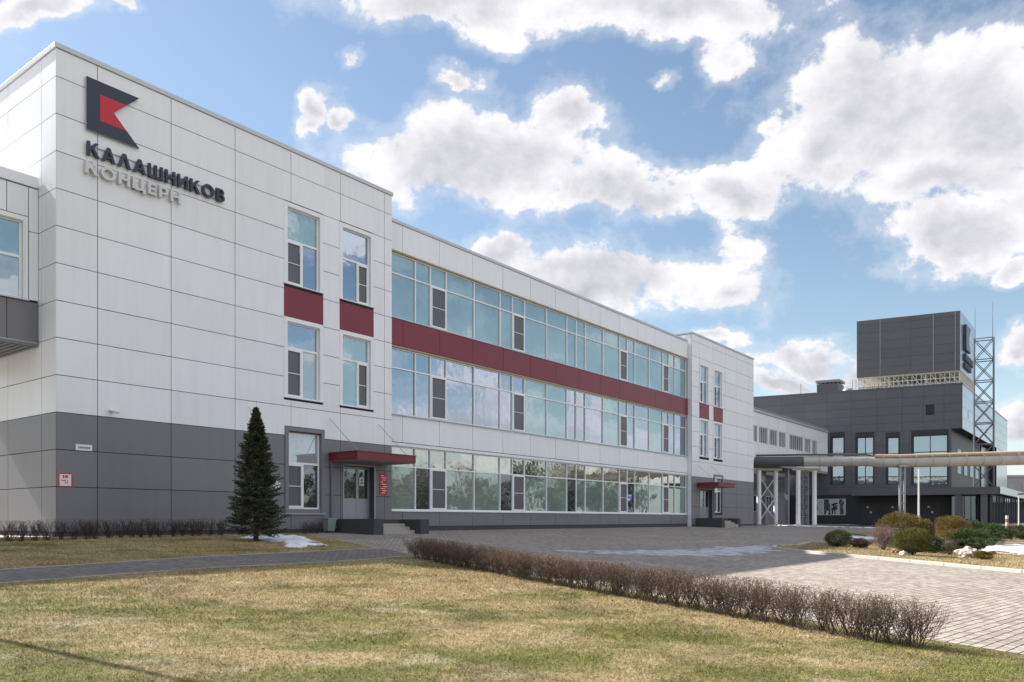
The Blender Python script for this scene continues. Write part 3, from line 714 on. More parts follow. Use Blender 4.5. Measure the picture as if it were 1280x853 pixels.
xs_=[37.3,39.0]; b.prism([(37.05,3.0),(37.5,3.32),(38.85,3.32),(38.7,2.9),(38.2,2.72),(37.2,2.74)],CV+.148,CV+.1495); b.build('banner_sheet',mat('banner_blue',(.04,.20,.55),.4),p_)
b=MB(); b.prism([(37.2,2.86),(38.0,3.02),(38.6,2.98),(38.3,2.84)],CV+.1455,CV+.1475); b.prism([(37.6,3.18),(38.7,3.26),(38.6,3.16)],CV+.1455,CV+.1475); b.build('banner_stripe',swhite,p_)
p_=root('litter_bin',(*W(10.75,-.45),gz(*W(10.75,-.45))),ANG,'small grey-green litter bin against the wall left of the near porch','litter bin')
b=MB(); b.add([(-.18,-.15,.08),(.18,-.15,.08),(.18,.15,.08),(-.18,.15,.08),(-.23,-.2,.60),(.23,-.2,.60),(.23,.2,.60),(-.23,.2,.60),],[(0,3,2,1),(0,1,5,4),(1,2,6,5),(2,3,7,6),(3,0,4,7),(4,5,6,7)]); b.build('bin_body',bin_m,p_,.01)
b=MB(); b.box(-.25,.25,-.22,-.205,.58,.63); b.box(-.25,.25,.205,.22,.58,.63); b.box(-.25,-.235,-.205,.205,.58,.63); b.box(.235,.25,-.205,.205,.58,.63); b.build('rim',steel_grey,p_)
b=MB(); b.tube((-.26,0,0),(-.26,0,.5),.018); b.tube((.26,0,0),(.26,0,.5),.018); b.build('stand',steel_dark,p_)

# ------------------------------------------------------------ vegetation generators
def quads(P,N,S,L,twist=None):
    """leaf quads: centres P, directions N, half-width S, length L"""
    n=len(P); N=N/np.linalg.norm(N,axis=1,keepdims=True)
    r=rng.normal(size=(n,3)); A=np.cross(N,r); A/=np.linalg.norm(A,axis=1,keepdims=True)+1e-9
    S=np.asarray(S).reshape(-1,1)*np.ones((n,1)); L=np.asarray(L).reshape(-1,1)*np.ones((n,1))
    V=np.stack([P-N*L*.5,P+A*S,P+N*L*.5,P-A*S],1).reshape(-1,3)
    F=np.arange(4*n).reshape(n,4); return V,F
def tubes(segs,ns=3):
    """segs: list of (p0,p1,r0,r1)"""
    P0=np.array([s[0] for s in segs]);P1=np.array([s[1] for s in segs]);R0=np.array([s[2] for s in segs]);R1=np.array([s[3] for s in segs])
    d=P1-P0; d/=np.linalg.norm(d,axis=1,keepdims=True)+1e-9
    up=np.where(np.abs(d[:,2:3])>.9,np.array([[1.,0,0]]),np.array([[0,0,1.]])); a=np.cross(d,up); a/=np.linalg.norm(a,axis=1,keepdims=True); b=np.cross(d,a)
    n=len(segs); V=np.zeros((n,2*ns,3))
    for i in range(ns):
        t=2*math.pi*i/ns; w_=a*math.cos(t)+b*math.sin(t); V[:,i]=P0+w_*R0[:,None]; V[:,ns+i]=P1+w_*R1[:,None]
    F=[]
    base_=(np.arange(n)*2*ns)[:,None]
    for i in range(ns): F.append(base_+np.array([[i,(i+1)%ns,ns+(i+1)%ns,ns+i]]))
    return V.reshape(-1,3),np.concatenate(F,0)
def grow(segs,tips,p,d,L,r,depth,spread=.5,up=.25):
    """recursive twig"""
    n=2 if depth>0 else 2
    q=p
    for k in range(n):
        d=d+rng.normal(size=3)*.16+np.array([0,0,up*.15]); d/=np.linalg.norm(d)
        q2=q+d*L/n; segs.append((q,q2,r*(1-.3*k/n),r*(1-.3*(k+1)/n))); 
        if depth>0 and k>0 or depth>1:
            for _ in range(rng.integers(1,3)):
                dd=d+rng.normal(size=3)*spread+np.array([0,0,up]); dd/=np.linalg.norm(dd)
                grow(segs,tips,q2,dd,L*rng.uniform(.5,.8),r*.62,depth-1,spread,up)
        q=q2
    tips.append((q,d))
def twig_bush(w_,h,stems=16,depth=3,r=.008,upr=.25,spread=.5):
    segs=[];tips=[]
    for _ in range(stems):
        a=rng.uniform(0,2*math.pi); t=rng.uniform(.05,1)**.7
        d=np.array([math.cos(a)*t*w_*.5,math.sin(a)*t*w_*.5,h*.8]); Ld=np.linalg.norm(d)
        grow(segs,tips,np.array([rng.normal()*.04,rng.normal()*.04,0]),d/Ld,Ld*.55,r,depth,spread,upr)
    return segs,tips
# spruce
tx,ty=-8.37,26.16
sp=root('spruce_tree',(tx,ty,gz(tx,ty)),0,'dark green cone-shaped spruce standing before the grey base of the tower','tree')
b=MB(); b.tube((0,0,-.1),(0,0,1.2),.09,.075,10); b.tube((0,0,1.2),(0,0,4.1),.075,.015,8); b.build('trunk',bark,sp)
H=4.62; Ps=[];Ns=[];Ss=[];Ls=[]; segs=[]
for k in range(620):
    t=(k/620)**.85; z=.32+t*(H-.55); rad=(1.06*(1-t)**.82+.02)*(1+.10*math.sin(z*17)+.07*math.sin(k*2.399*2+z*3))*rng.uniform(.66,1.17)
    if z<.7: rad*=.75+.25*(z/.7)
    a=k*2.399+rng.normal()*.3; droop=rng.uniform(-.28,.10)+.28*t
    e=np.array([math.cos(a)*rad,math.sin(a)*rad,z+rad*droop]); s=np.array([0,0,z+.06*rad])
    m_=int(46+95*rad); tt=rng.uniform(.18,1,m_)**.75
    c=s+(e-s)*tt[:,None]; c[:,2]-=.10*rad*np.sin(tt*3.1)-.05*rad*(tt**3)
    lat=np.array([-math.sin(a),math.cos(a),0]); side=rng.normal(size=m_)*.12*(.4+rad)*(1.15-tt*.75)
    c=c+lat*side[:,None]; c[:,2]-=np.abs(side)*.35
    n_=(e-s)/rad*.9+lat*np.sign(side)[:,None]*.8+rng.normal(size=(m_,3))*.35
    Ps.append(c);Ns.append(n_);Ss.append(rng.uniform(.008,.017,m_));Ls.append(rng.uniform(.04,.095,m_))
    segs.append((s,e,.010,.003))
V,F=quads(np.concatenate(Ps),np.concatenate(Ns),np.concatenate(Ss),np.concatenate(Ls)); raw('crown',V,F,spruce_m,sp)
V,F=tubes(segs+[(np.array([0,0,3.9]),np.array([.02,0,4.62]),.012,.004),(np.array([0,0,4.15]),np.array([-.28,.05,4.42]),.010,.004),(np.array([0,0,4.0]),np.array([-.22,-.05,4.30]),.010,.004)]); raw('branches',V,F,bark,sp)

def foliage(rootobj,w_,h,m,n=2600,leaf=(.010,.045),lump=.16,flat=0.0,name='foliage',seed=0,inner=.66,cx=0,cy=0,z0=0.04):
    n=int(n*1.7); r_=np.random.default_rng(seed+11); D=r_.normal(size=(n,3)); D/=np.linalg.norm(D,axis=1,keepdims=True)
    ph=r_.uniform(0,6.28,(8,)); k=r_.normal(size=(8,3))*3.6
    bump=sum(np.sin(D@k[i]+ph[i]) for i in range(8))/8+.42*sum(np.sin(D@k[i]*3.3+ph[i]*2) for i in range(8))/8
    R_=(1+lump*3.2*bump)*r_.uniform(inner,1.10,n)**.8
    P=D*R_[:,None]*np.array([w_/2,w_/2,h/2]); P[:,2]+=h/2+z0; P[:,0]+=cx;P[:,1]+=cy
    P[:,2]=np.maximum(P[:,2],.02)
    N=D*1.0+r_.normal(size=(n,3))*.55+np.array([0,0,.35])
    if flat: N=D*np.array([1,1,.2])+r_.normal(size=(n,3))*.35+np.array([0,0,.25])
    V,F=quads(P,N,r_.uniform(.5,1.2,n)*leaf[0],r_.uniform(.6,1.3,n)*leaf[1]); return raw(name,V,F,m,rootobj)
def shrub(x,y,w_,h,m,label,cat='shrub',name='clipped_shrub',**k):
    o=root(name,(x,y,gz(x,y)+.07),0,label,cat); foliage(o,w_,h,m,**k)
    segs=[];
    for _ in range(14):
        a=rng.uniform(0,6.28); e=np.array([math.cos(a)*w_*.33,math.sin(a)*w_*.33,h*.65]); segs.append((np.array([0,0,-.05]),e*.5+np.array([0,0,.05]),.014,.009)); segs.append((e*.5+np.array([0,0,.05]),e,.009,.004))
    V,F=tubes(segs,4); raw('stems',V,F,bark,o); return o
def bush(x,y,w_,h,label,m,name='bare_shrub',stems=30,depth=3,r=.008,tipm=None,dz=.07,**k):
    o=root(name,(x,y,gz(x,y)+dz),0,label,'shrub'); segs,tips=twig_bush(w_,h,stems,depth,r,**k)
    S=np.array([s[1] for s in segs]); ex=max(np.abs(S[:,:2]).max()/(w_/2),1e-6); ez=S[:,2].max()/h; sc3=np.array([1/ex,1/ex,1/ez])
    V,F=tubes([(s[0]*sc3,s[1]*sc3,s[2],s[3]) for s in segs],3); raw('twigs',V,F,m,o)
    if tipm:
        P=np.array([t[0] for t in tips])*sc3; V,F=quads(P,np.array([t[1] for t in tips]),.007,.028); raw('buds',V,F,tipm,o)
    return o
shrub(13.27,32.6,.95,.66,box_m,'small round dark green shrub at the left end of the front bed',n=9000,leaf=(.008,.035),lump=.10,seed=1)
shrub(13.9,31.9,.75,.32,mat('brown_cover',(.07,.04,.032),.8,0,.3,5,island=.4),'low dark brown mound between the small round shrub and the bare bush',n=4500,leaf=(.008,.05),lump=.2,seed=2,name='low_shrub')
bush(14.4,31.0,1.85,1.28,'large bare pinkish-brown rounded bush of fine twigs in the front bed',mat('pale_twig',(.26,.185,.165),.85,0,.3,6,island=.35),stems=75,depth=4,r=.0075,spread=.55,upr=.12)
shrub(16.15,33.2,1.75,1.42,olive_m,'tallest broad olive-brown shrub behind the bare twiggy bush',n=26000,leaf=(.009,.04),lump=.10,seed=3)
shrub(16.75,32.4,.62,1.15,mat('golden_thuja',(.16,.12,.035),.75,0,.25,4,island=.4),'narrow golden-brown upright conifer at the right of the tall olive shrub',n=9000,leaf=(.008,.05),lump=.06,seed=4,name='narrow_conifer')
shrub(13.85,27.6,1.16,.84,thuja,'round yellow-green ball shrub at the front edge of the bed',n=24000,leaf=(.007,.032),lump=.09,seed=5,z0=.08)
shrub(15.7,29.8,1.0,.55,juniper,'low dark juniper right of the yellow-green ball shrub',n=9000,leaf=(.008,.06),lump=.30,seed=6,name='juniper')
bush(15.6,28.5,.95,.72,'small grey-brown bare bush before the low dark juniper',twigm,stems=34,depth=3,r=.006)
shrub(18.9,33.0,1.5,.75,juniper,'spreading bright green juniper behind the pale boulder',n=12000,leaf=(.009,.07),lump=.32,seed=8,name='juniper')
shrub(17.4,30.6,1.0,.5,juniper,'small juniper between the grey bare bush and the spreading juniper',n=8000,leaf=(.009,.07),lump=.30,seed=9,name='juniper')
shrub(15.29,25.95,.5,.24,olive_m,'tiny brown tuft right of the pale boulder',n=3500,leaf=(.006,.04),lump=.2,seed=10,name='grass_tuft')
shrub(24.75,45,1.75,1.32,olive_m,'broad round olive shrub in the rear bed before the dark building entrance',n=16000,leaf=(.012,.05),lump=.1,seed=11)
shrub(27.0,47,1.5,.9,juniper,'green juniper touching the round olive shrub in the rear bed',n=9000,leaf=(.012,.08),lump=.3,seed=12,name='juniper')
shrub(28.7,47.6,1.9,.85,juniper,'widest flat green juniper in the middle of the rear bed',n=11000,leaf=(.012,.08),lump=.3,seed=13,name='juniper')
bush(30.8,49.4,1.1,1.15,'reddish leafy bush between two junipers of the rear bed',redleaf,stems=34,depth=3,r=.008,tipm=redleaf)
shrub(32.2,50,1.4,.85,juniper,'dark juniper at the right frame edge in the rear bed',n=9000,leaf=(.012,.08),lump=.25,seed=14,name='juniper')
def rock(x,y,w_,d,h,m,label,seed):
    bm=bmesh.new(); bmesh.ops.create_icosphere(bm,subdivisions=4,radius=1)
    from mathutils import noise as mn
    for v in bm.verts:
        p=v.co.copy(); q=mn.fractal(p*1.3+Vector((seed,0,0)),1,2,5)*.35; cell=mn.voronoi(p*1.5+Vector((seed,3,1)))[0][0]*.35
        v.co=p*(.85+q+cell*.6); v.co.x*=w_/2; v.co.y*=d/2; v.co.z=v.co.z*h*.6+h*.35
    me=bpy.data.meshes.new('boulder'); bm.to_mesh(me); bm.free(); o=link('boulder',me,m); o.location=(x,y,gz(x,y)+.06); o.rotation_euler=(0,0,seed); tag(o,label,'rock')
rock(15.45,27.1,.95,.7,.38,rock_m,'largest pale boulder with reddish stains near the kerb',1.3)
rock(13.9,29.0,.36,.3,.17,rock_r,'small reddish stone left of the yellow-green ball shrub',4.2)
rock(13.45,27.5,.34,.28,.17,mat('cream_stone',(.5,.45,.36),.85,0,.2,6,.5,14),'small cream stone under the yellow-green ball shrub',7.7)
rock(18.2,30.3,.3,.25,.14,rock_r,'small reddish stone beside the spreading juniper',9.1)

# hedges
def hedge(line,w_,h,label,m,tipm,per=.30,stems=9,r=.0055,depth=3,seed=5,name='hedge'):
    global rng; rng=np.random.default_rng(seed)
    x0,y0=line[0]; o=root(name,(x0,y0,gz(x0,y0)),0,label,'hedge'); SG=[];TP=[];TD=[]
    for (a,c) in zip(line[:-1],line[1:]):
        a=np.array(a);c=np.array(c);L=np.linalg.norm(c-a);n=max(1,round(L/per))
        for i in range(n):
            p=a+(c-a)*((i+rng.uniform(.4,.6))/n); base_=np.array([p[0]-x0+rng.normal()*.04,p[1]-y0+rng.normal()*.04,gz(*p)-gz(x0,y0)])
            segs,tips=twig_bush(w_*1.3,h,stems,depth,r,upr=.3,spread=.55)
            for s in segs:
                q=[]
                for e in (s[0],s[1]):
                    e=e.copy(); rr=math.hypot(e[0],e[1]); lim=w_*.5*(.55+.6*min(1,e[2]/h))
                    if rr>lim: e[:2]*=(lim+.25*(rr-lim))/rr
                    top=h*(.97+.05*math.sin(p[0]*3.1+p[1])) 
                    if e[2]>top: e[2]=top+(e[2]-top)*.18
                    q.append(e+base_)
                SG.append((q[0],q[1],s[2],s[3]))
            for t in tips:
                e=t[0].copy(); rr=math.hypot(e[0],e[1]); lim=w_*.57
                if rr>lim: e[:2]*=(lim+.25*(rr-lim))/rr
                if e[2]>h: e[2]=h+(e[2]-h)*.18
                if e[2]>h*.35: TP.append(e+base_); TD.append(t[1])
    V,F=tubes(SG,3); raw('twigs',V,F,m,o)
    if tipm:
        TP=np.array(TP);TD=np.array(TD); k=2
        TP=np.repeat(TP,k,0)+rng.normal(size=(len(TP)*k,3))*.012; TD=np.repeat(TD,k,0)+rng.normal(size=(len(TD)*k,3))*.8
        V,F=quads(TP,TD,.0045,.017); raw('dry_leaves',V,F,tipm,o)
    return o
hl=[(-2.45,20.5),(-.25,16.6),(.7,15.05),(1.67,13.5),(2.6,12.0),(3.66,10.25),(4.58,8.82)]
hedge(hl,.55,.53,'long clipped bare reddish-brown hedge dividing the lawn from the paved forecourt',twigm,budm,per=.185,stems=17)
hedge([W(-6.5,-2.6),W(-2.5,-2.4),W(1.5,-1.5),W(3.0,-1.2),W(5.4,-1.1)],.6,.62,'low dark leafless hedge along the grey base left of the spruce',twigdk,None,per=.40,stems=17,r=.008,seed=9)
hedge([W(9.0,-.75),W(10.1,-.7)],.5,.5,'short strip of bare dark twigs under the ground-floor window',twigdk,None,per=.4,stems=16,r=.007,seed=12)

# grass blades on the lawns (nobody could count them)
def in_poly(x,y,P):
    c=np.zeros(len(x),bool); j=len(P)-1
    for i in range(len(P)):
        xi,yi=P[i];xj,yj=P[j]; c^=((yi>y)!=(yj>y))&(x<(xj-xi)*(y-yi)/(yj-yi+1e-12)+xi); j=i
    return c
front_lawn=[(-12.5,3.2),(-8.05,12.58),(-6.29,15.88),(-3.72,19.28),(-2.62,21.4),(-1.9,20.3),(.2,16.6),(1.2,15.1),(2.25,13.5),(3.25,12.0),(4.25,10.45),(4.97,9.42),(5.52,8.6),(7.45,4.4),(9,0),(-12.5,0)]
side_lawn=Wp([(-12,-1.2),(8.9,-1.2)])+[(-8.3,31.9),(-4.2,24.45),(-7.6,18.95),(-9.5,14.7),(-13.2,6.5)]
def blades(name,polys,N,ymin,ymax,hm=1):
    r_=np.random.default_rng(3); X=r_.uniform(-19,10,N*3);
    Y=ymin+(ymax-ymin)*r_.uniform(0,1,N*3)**1.35
    keep=np.zeros(len(X),bool)
    for P in polys: keep|=in_poly(X,Y,P)
    keep&=np.abs(X)<.70*Y+1.2
    X=X[keep][:N];Y=Y[keep][:N];n=len(X)
    Z=KS*np.clip(X*D2[0]+Y*D2[1],-60,V0)
    cl=np.sin(X*7.3+np.sin(Y*5.1)*2)*np.sin(Y*6.7+np.sin(X*4.3)*2)+.9*np.sin(X*17+3*np.sin(Y*9))*np.sin(Y*15+2*np.sin(X*13))
    h=r_.uniform(.010,.030,n)*(1+.35*cl)*(1+.02*Y)*hm; wd=r_.uniform(.0013,.0026,n)*(.6+Y/9)
    a=r_.uniform(0,6.28,n); ln=r_.normal(size=(n,2))*h[:,None]*.9
    P0=np.stack([X-np.cos(a)*wd,Y-np.sin(a)*wd,Z-.003],1);P1=np.stack([X+np.cos(a)*wd,Y+np.sin(a)*wd,Z-.003],1);P2=np.stack([X+ln[:,0],Y+ln[:,1],Z+h],1)
    V=np.stack([P0,P1,P2],1).reshape(-1,3); o=raw(name,V,np.arange(3*n).reshape(n,3),blade_m); tag(o,'short dry straw and green grass covering the front lawns','grass',kind='stuff')
blades('grass',[front_lawn,side_lawn],460000,4.5,31)
r_=np.random.default_rng(31); X=np.concatenate([r_.uniform(-12,8,5000),r_.uniform(-3,6,5000)]);Y=np.concatenate([r_.uniform(4.5,24,5000),r_.uniform(6,21,5000)])
hx=np.array(hl); dmin=np.full(len(X),9.)
for (a,c) in zip(hx[:-1],hx[1:]):
    t=np.clip(((X-a[0])*(c[0]-a[0])+(Y-a[1])*(c[1]-a[1]))/((c-a)@(c-a)),0,1); dmin=np.minimum(dmin,np.hypot(X-a[0]-t*(c[0]-a[0]),Y-a[1]-t*(c[1]-a[1])))
k=(in_poly(X,Y,front_lawn)|in_poly(X,Y,side_lawn))|(dmin<.5); k&=(r_.uniform(size=len(X))<np.exp(-dmin*1.6)+.05); X=X[k];Y=Y[k]
P=np.stack([X,Y,KS*np.clip(X*D2[0]+Y*D2[1],-60,V0)+.014],1); V,F=quads(P,np.concatenate([r_.normal(size=(len(P),2)),r_.normal(size=(len(P),1))*.2],1),.011,.035)
tag(raw('leaf_litter',V,F,budm),'fallen brown leaves scattered under and beside the long hedge','leaf litter',kind='stuff')
bedp=bedfront+bedback
r_=np.random.default_rng(8); X=r_.uniform(9.5,22,60000);Y=r_.uniform(17,37,60000); k=in_poly(X,Y,bedp); X=X[k];Y=Y[k];n=len(X);Z=KS*(X*D2[0]+Y*D2[1])+.068
h=r_.uniform(.03,.08,n);a=r_.uniform(0,6.28,n);ln=r_.normal(size=(n,2))*h[:,None]*.8;wd=.006
V=np.stack([np.stack([X-np.cos(a)*wd,Y-np.sin(a)*wd,Z],1),np.stack([X+np.cos(a)*wd,Y+np.sin(a)*wd,Z],1),np.stack([X+ln[:,0],Y+ln[:,1],Z+h],1)],1).reshape(-1,3)
tag(raw('bed_grass',V,np.arange(3*n).reshape(n,3),blade_m),'dry grass and leaf litter over the front planting bed','ground cover',kind='stuff')

# ------------------------------------------------------------ dark building (front along EA, side along D1)
D0=np.array([53.05,94.2]); EA=np.array([-.889,.458])
dk=root('dark_office_building',(D0[0],D0[1],ZF),0,'dark anthracite building with overhanging upper floors and tall windows in the right background','building')
TD=lambda a,b_,z:(a*EA[0]+b_*D1[0],a*EA[1]+b_*D1[1],z-ZF)
g_=.01
fw4=[(12.84,14.55,5.9,12.49),(9.46,11.64,5.84,12.35),(6.63,8.21,5.78,12.18),(1.42,5.41,5.67,12.25)]
us_=[0,1.92,4.1,6.36,9.2,12.1,14.9,17.67,20.5,23.64,34]
panels('wall_panels',us_,[12.3,13.3,14.3,15.3,16.3,17.5],[(2.93,3.86,14.02,15.32)]+[(a,c,z0,z1) for a,c,z0,z1 in fw4],0,dark_wall,dk,T=TD)
panels('wall_panels',[1.15,5.6,6.36,9.2,12.1,14.9,17.67,20.5,34],[4.6,5.5,7.2,8.9,10.6,12.3],fw4,0,dark_wall,dk,T=TD)
b=MB(TD)
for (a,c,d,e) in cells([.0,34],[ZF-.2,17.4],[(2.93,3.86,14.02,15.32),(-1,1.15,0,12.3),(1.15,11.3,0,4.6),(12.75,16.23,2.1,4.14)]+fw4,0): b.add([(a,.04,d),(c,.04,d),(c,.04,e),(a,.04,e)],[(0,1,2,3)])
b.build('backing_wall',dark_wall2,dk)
def dwin(a,c,z0,z1,cols,rows,m,par=dk,y=.35,T=TD,fm=None,name='window',fwid=.09):
    f=MB(T); f.box(a,c,y-.05,y+.05,z0,z0+fwid); f.box(a,c,y-.05,y+.05,z1-fwid,z1)
    xs=[a+(c-a)*i/cols for i in range(cols+1)]
    for i,x in enumerate(xs):
        lo=x-fwid/2 if 0<i<cols else (x if i==0 else x-fwid); f.box(lo,lo+fwid,y-.06,y+.06,z0+.001,z1-.001)
    for zz in rows: f.box(a+.001,c-.001,y-.055,y+.055,zz-fwid/2,zz+fwid/2)
    fr=f.build(name,fm or dark_frame,par)
    p=MB(T); zs=[z0]+list(rows)+[z1]
    for i in range(cols):
        for j in range(len(zs)-1):
            t=random.uniform(-.02,.02); p.add([(xs[i],y+t,zs[j]),(xs[i+1],y-t,zs[j]),(xs[i+1],y-t,zs[j+1]),(xs[i],y+t,zs[j+1])],[(0,1,2,3)])
    p.build('pane',m,fr); return fr
glass_sky=glass('sky_glass',(.16,.22,.25),(.75,.86,.92),.45)
for a,c,z0,z1 in fw4:
    dwin(a+.15,c-.15,z0,z1-.6,2 if c-a<5 and c-a>1.8 else (1 if c-a<1.8 else 2),[z0+1.0,z0+2.6,z1-2.6],glass_sky)
    r=MB(TD); r.box(a,a+.15,.03,.5,z0,z1); r.box(c-.15,c,.03,.5,z0,z1); r.box(a+.15,c-.15,.03,.5,z1-.6,z1); r.build('window_reveal',dark_wall2,dk)
dwin(12.75,16.23,2.1,4.14,4,[],glass_dark,y=.1,fm=pvc,fwid=.06)
b=MB(TD); b.box(2.93,3.86,.1,.15,14.02,15.32)
for k in range(6): b.box(2.95,3.84,.02,.1,14.1+.2*k,14.2+.2*k)
b.build('louvre',dark_wall2,dk)
# right side, overhang and inset lower wall
TS=lambda b_,a,z:TD(a,b_,z)
panels('side_panels',[0,3,6,9,12,15,18,21,24,27,30,33,36,39,42,45.5],[12.25,13.6,14.9,16.2,17.5],[(4,4.5,13.8,14.9),(20,20.5,13.2,14.2)],0,pale_panel,dk,T=TS)
b=MB(TD); b.box(.02,34,.06,45.4,17.2,17.4); b.build('roof',roofm,dk)
MB(TD).box(-.05,34,-.05,.3,17.5,17.66).build('parapet_coping',dark_wall,dk); MB(TD).box(-.05,.3,.3,45.5,17.5,17.66).build('parapet_coping',coping,dk)
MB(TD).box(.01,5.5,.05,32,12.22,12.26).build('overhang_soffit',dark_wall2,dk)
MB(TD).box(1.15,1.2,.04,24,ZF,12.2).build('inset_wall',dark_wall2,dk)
MB(TD).box(.02,.07,32,45.4,ZF,12.24).build('lower_side_wall',pale_panel,dk)
panels('lower_side_panels',[24,26.5,29,32],[4.6,6.5,8.4,10.3,12.0],[],1.0,pale_panel,dk,T=TS)
for k in (4,9,14,19): MB(TD).box(1.08,1.149,k,k+2.6,7.2,10.2).build('side_window',glass_dark,dk)
MB(TD).box(.04,34,45.4,45.5,ZF,17.4).build('rear_wall',dark_wall,dk)
# ground floor under the canopy
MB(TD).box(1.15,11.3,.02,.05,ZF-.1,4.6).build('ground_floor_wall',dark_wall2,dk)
for a in (2.3,9.0,6.2):
    d_=MB(TD).box(a,a+1.9,-.03,.015,ZF,3.6).build('service_door',mat('door_dark',(.045,.046,.052),.5),dk)
    MB(TD).box(a+.75,a+.97,-.045,-.035,2.3,2.55).build('door_notice',swhite,d_); MB(TD).box(a+1.1,a+1.35,-.045,-.035,2.95,3.15).build('door_notice',swhite,d_)
for a in (.0,-2.55):
    MB(TD).box(a-.35,a+.35,-3,-2.4,ZF-.1,4.4).build('canopy_column',dark_wall,dk)
MB(TD).box(-4.0,11.3,-3.2,.0,4.4,5.25).build('canopy',dark_wall,dk)
MB(TD).box(-4.1,1.1,.01,36,4.4,5.25).build('side_canopy',dark_wall,dk)
MB(TD).box(-4.14,-4.103,-3.15,36,4.45,5.28).build('canopy_fascia',pale_panel,dk)
f=dwin(-3,10,ZF,4.35,9,[],glass_dark,y=0,T=lambda a,y,z:TD(-3.2-y,a,z),name='shopfront')
f=dwin(-2.3,1.1,ZF,4.35,5,[],glass_dark,y=-.6,name='entrance_glazing')
f=dwin(10,36,ZF,4.35,12,[],glass_dark,y=0,T=lambda a,y,z:TD(-3.2-y,a,z),name='shopfront')
# rooftop volume
box=MB(TD); 
panels('upper_box_panels',[.26,.76,3.06,5.5,8.84,11.5],[19.14,20.2,21.3,22.4,23.5,24.6,25.6,26.2],[],0.1,dark_wall,dk,T=TD)
MB(TD).box(.30,11.45,.14,12.4,19.16,26.16).build('rooftop_box',dark_wall,dk)
panels('rooftop_side_panels',[.1,2.2,4.3,6.4,8.5,10.6,12.4],[19.14,21.5,23.8,26.2],[],.24,pale_panel,dk,T=TS)
b=MB(TD)
for a in(3.06,8.84,.76): b.box(a-.04,a+.04,.04,.098,19.14,26.2)
b.build('panel_trim',steel_grey,dk)
# truss under the box
b=MB(TD)
for bb in (.4,4,8,12):
    for z in(17.8,18.4,19.05): b.box(.4,11.4,bb-.04,bb+.04,z-.04,z+.04)
    for k in range(23):
        x=.4+.5*k; b.box(x-.03,x+.03,bb-.03,bb+.03,17.4,19.1)
for a in(.4,4,8,11.4):
    for z in(17.8,19.05): b.box(a-.04,a+.04,.4,12,z-.05,z+.05)
    for k in range(24): b.box(a-.03,a+.03,.45+.5*k,.5+.5*k,17.4,19.1)
for k in range(11):
    x=.4+k; p=[TD(x,.4,17.6),TD(x+1,.4,19.0)]
    bb=MB(); bb.tube(p[0],p[1],.04,n=4); b.v+=[];n0=len(b.v); b.v+=bb.v; b.f+=[tuple(i+n0 for i in f_) for f_ in bb.f]
b.build('truss',mat('white_truss',(.80,.785,.74),.6),dk)
MB(TD).box(.3,11.42,.16,12.38,19.08,19.155).build('box_soffit',mat('soffit_cream',(.80,.78,.72),.7),dk)
MB(TD).box(.3,11.4,.5,12.3,17.9,18.0).build('service_deck',mat('deck_pale',(.5,.46,.40),.7),dk)
# emblem on its side face
sg=root('rooftop_sign',(D0[0],D0[1],ZF),0,'dark flag emblem and lettering on the side of the rooftop box','sign')
TE=lambda b_,a,z:TD(.22-a,b_,z)
b=MB(TE); b.prism([(2.4,25.0),(5.9,25.0),(4.3,23.4),(5.9,22.0),(2.4,22.0)],.02,.3); b.build('emblem',navy,sg)
b=MB(TE)
for k in range(8):
    x=2.4+.85*k; b.box(x,x+.16,.02,.22,20.7,21.5); b.box(x+.4,x+.56,.02,.22,20.7,21.5); b.box(x+.16,x+.4,.02,.22,21.05+.1*(k%3),21.2+.1*(k%3))
    if k<6: b.box(x,x+.16,.02,.2,19.8,20.45); b.box(x+.4,x+.56,.02,.2,19.8,20.45)
b.build('lettering',navy,sg)
# roof units
ru=MB(TD); ru.box(14.64,17.28,4,6.5,17.4,19.3); ro=ru.build('roof_unit',dark_wall,dk); MB(TD).box(14.5,17.4,3.9,6.6,19.5,19.8).build('cowl',steel_grey,ro)
b=MB(TD)
for k in range(6): b.box(14.7+.5*k,14.78+.5*k,4,4.1,19.3,19.5)
b.build('cowl_post',steel_grey,ro)
bm=bmesh.new(); bmesh.ops.create_uvsphere(bm,u_segments=20,v_segments=10,radius=.7); bmesh.ops.scale(bm,vec=(1,1,.6),verts=bm.verts); bmesh.ops.translate(bm,vec=TD(13.5,4,18.15),verts=bm.verts)
me=bpy.data.meshes.new('dome'); bm.to_mesh(me); bm.free(); link('roof_dome',me,steel_grey,dk,0,True)
MB(TD).box(12.9,14.1,3.4,4.6,17.4,18.1).build('dome_curb',steel_grey,dk)
b=MB(TD); 
for a in(11.9,12.3,10.9,18.5): b.box(a,a+.05,1.5,1.55,17.4,19.2)
b.build('antenna',steel_grey,dk)

# grey annex under the gallery
an=root('grey_annex',(CORN[0],CORN[1],0),ANG,'low plain grey ground-floor annex beneath the white gallery','building')
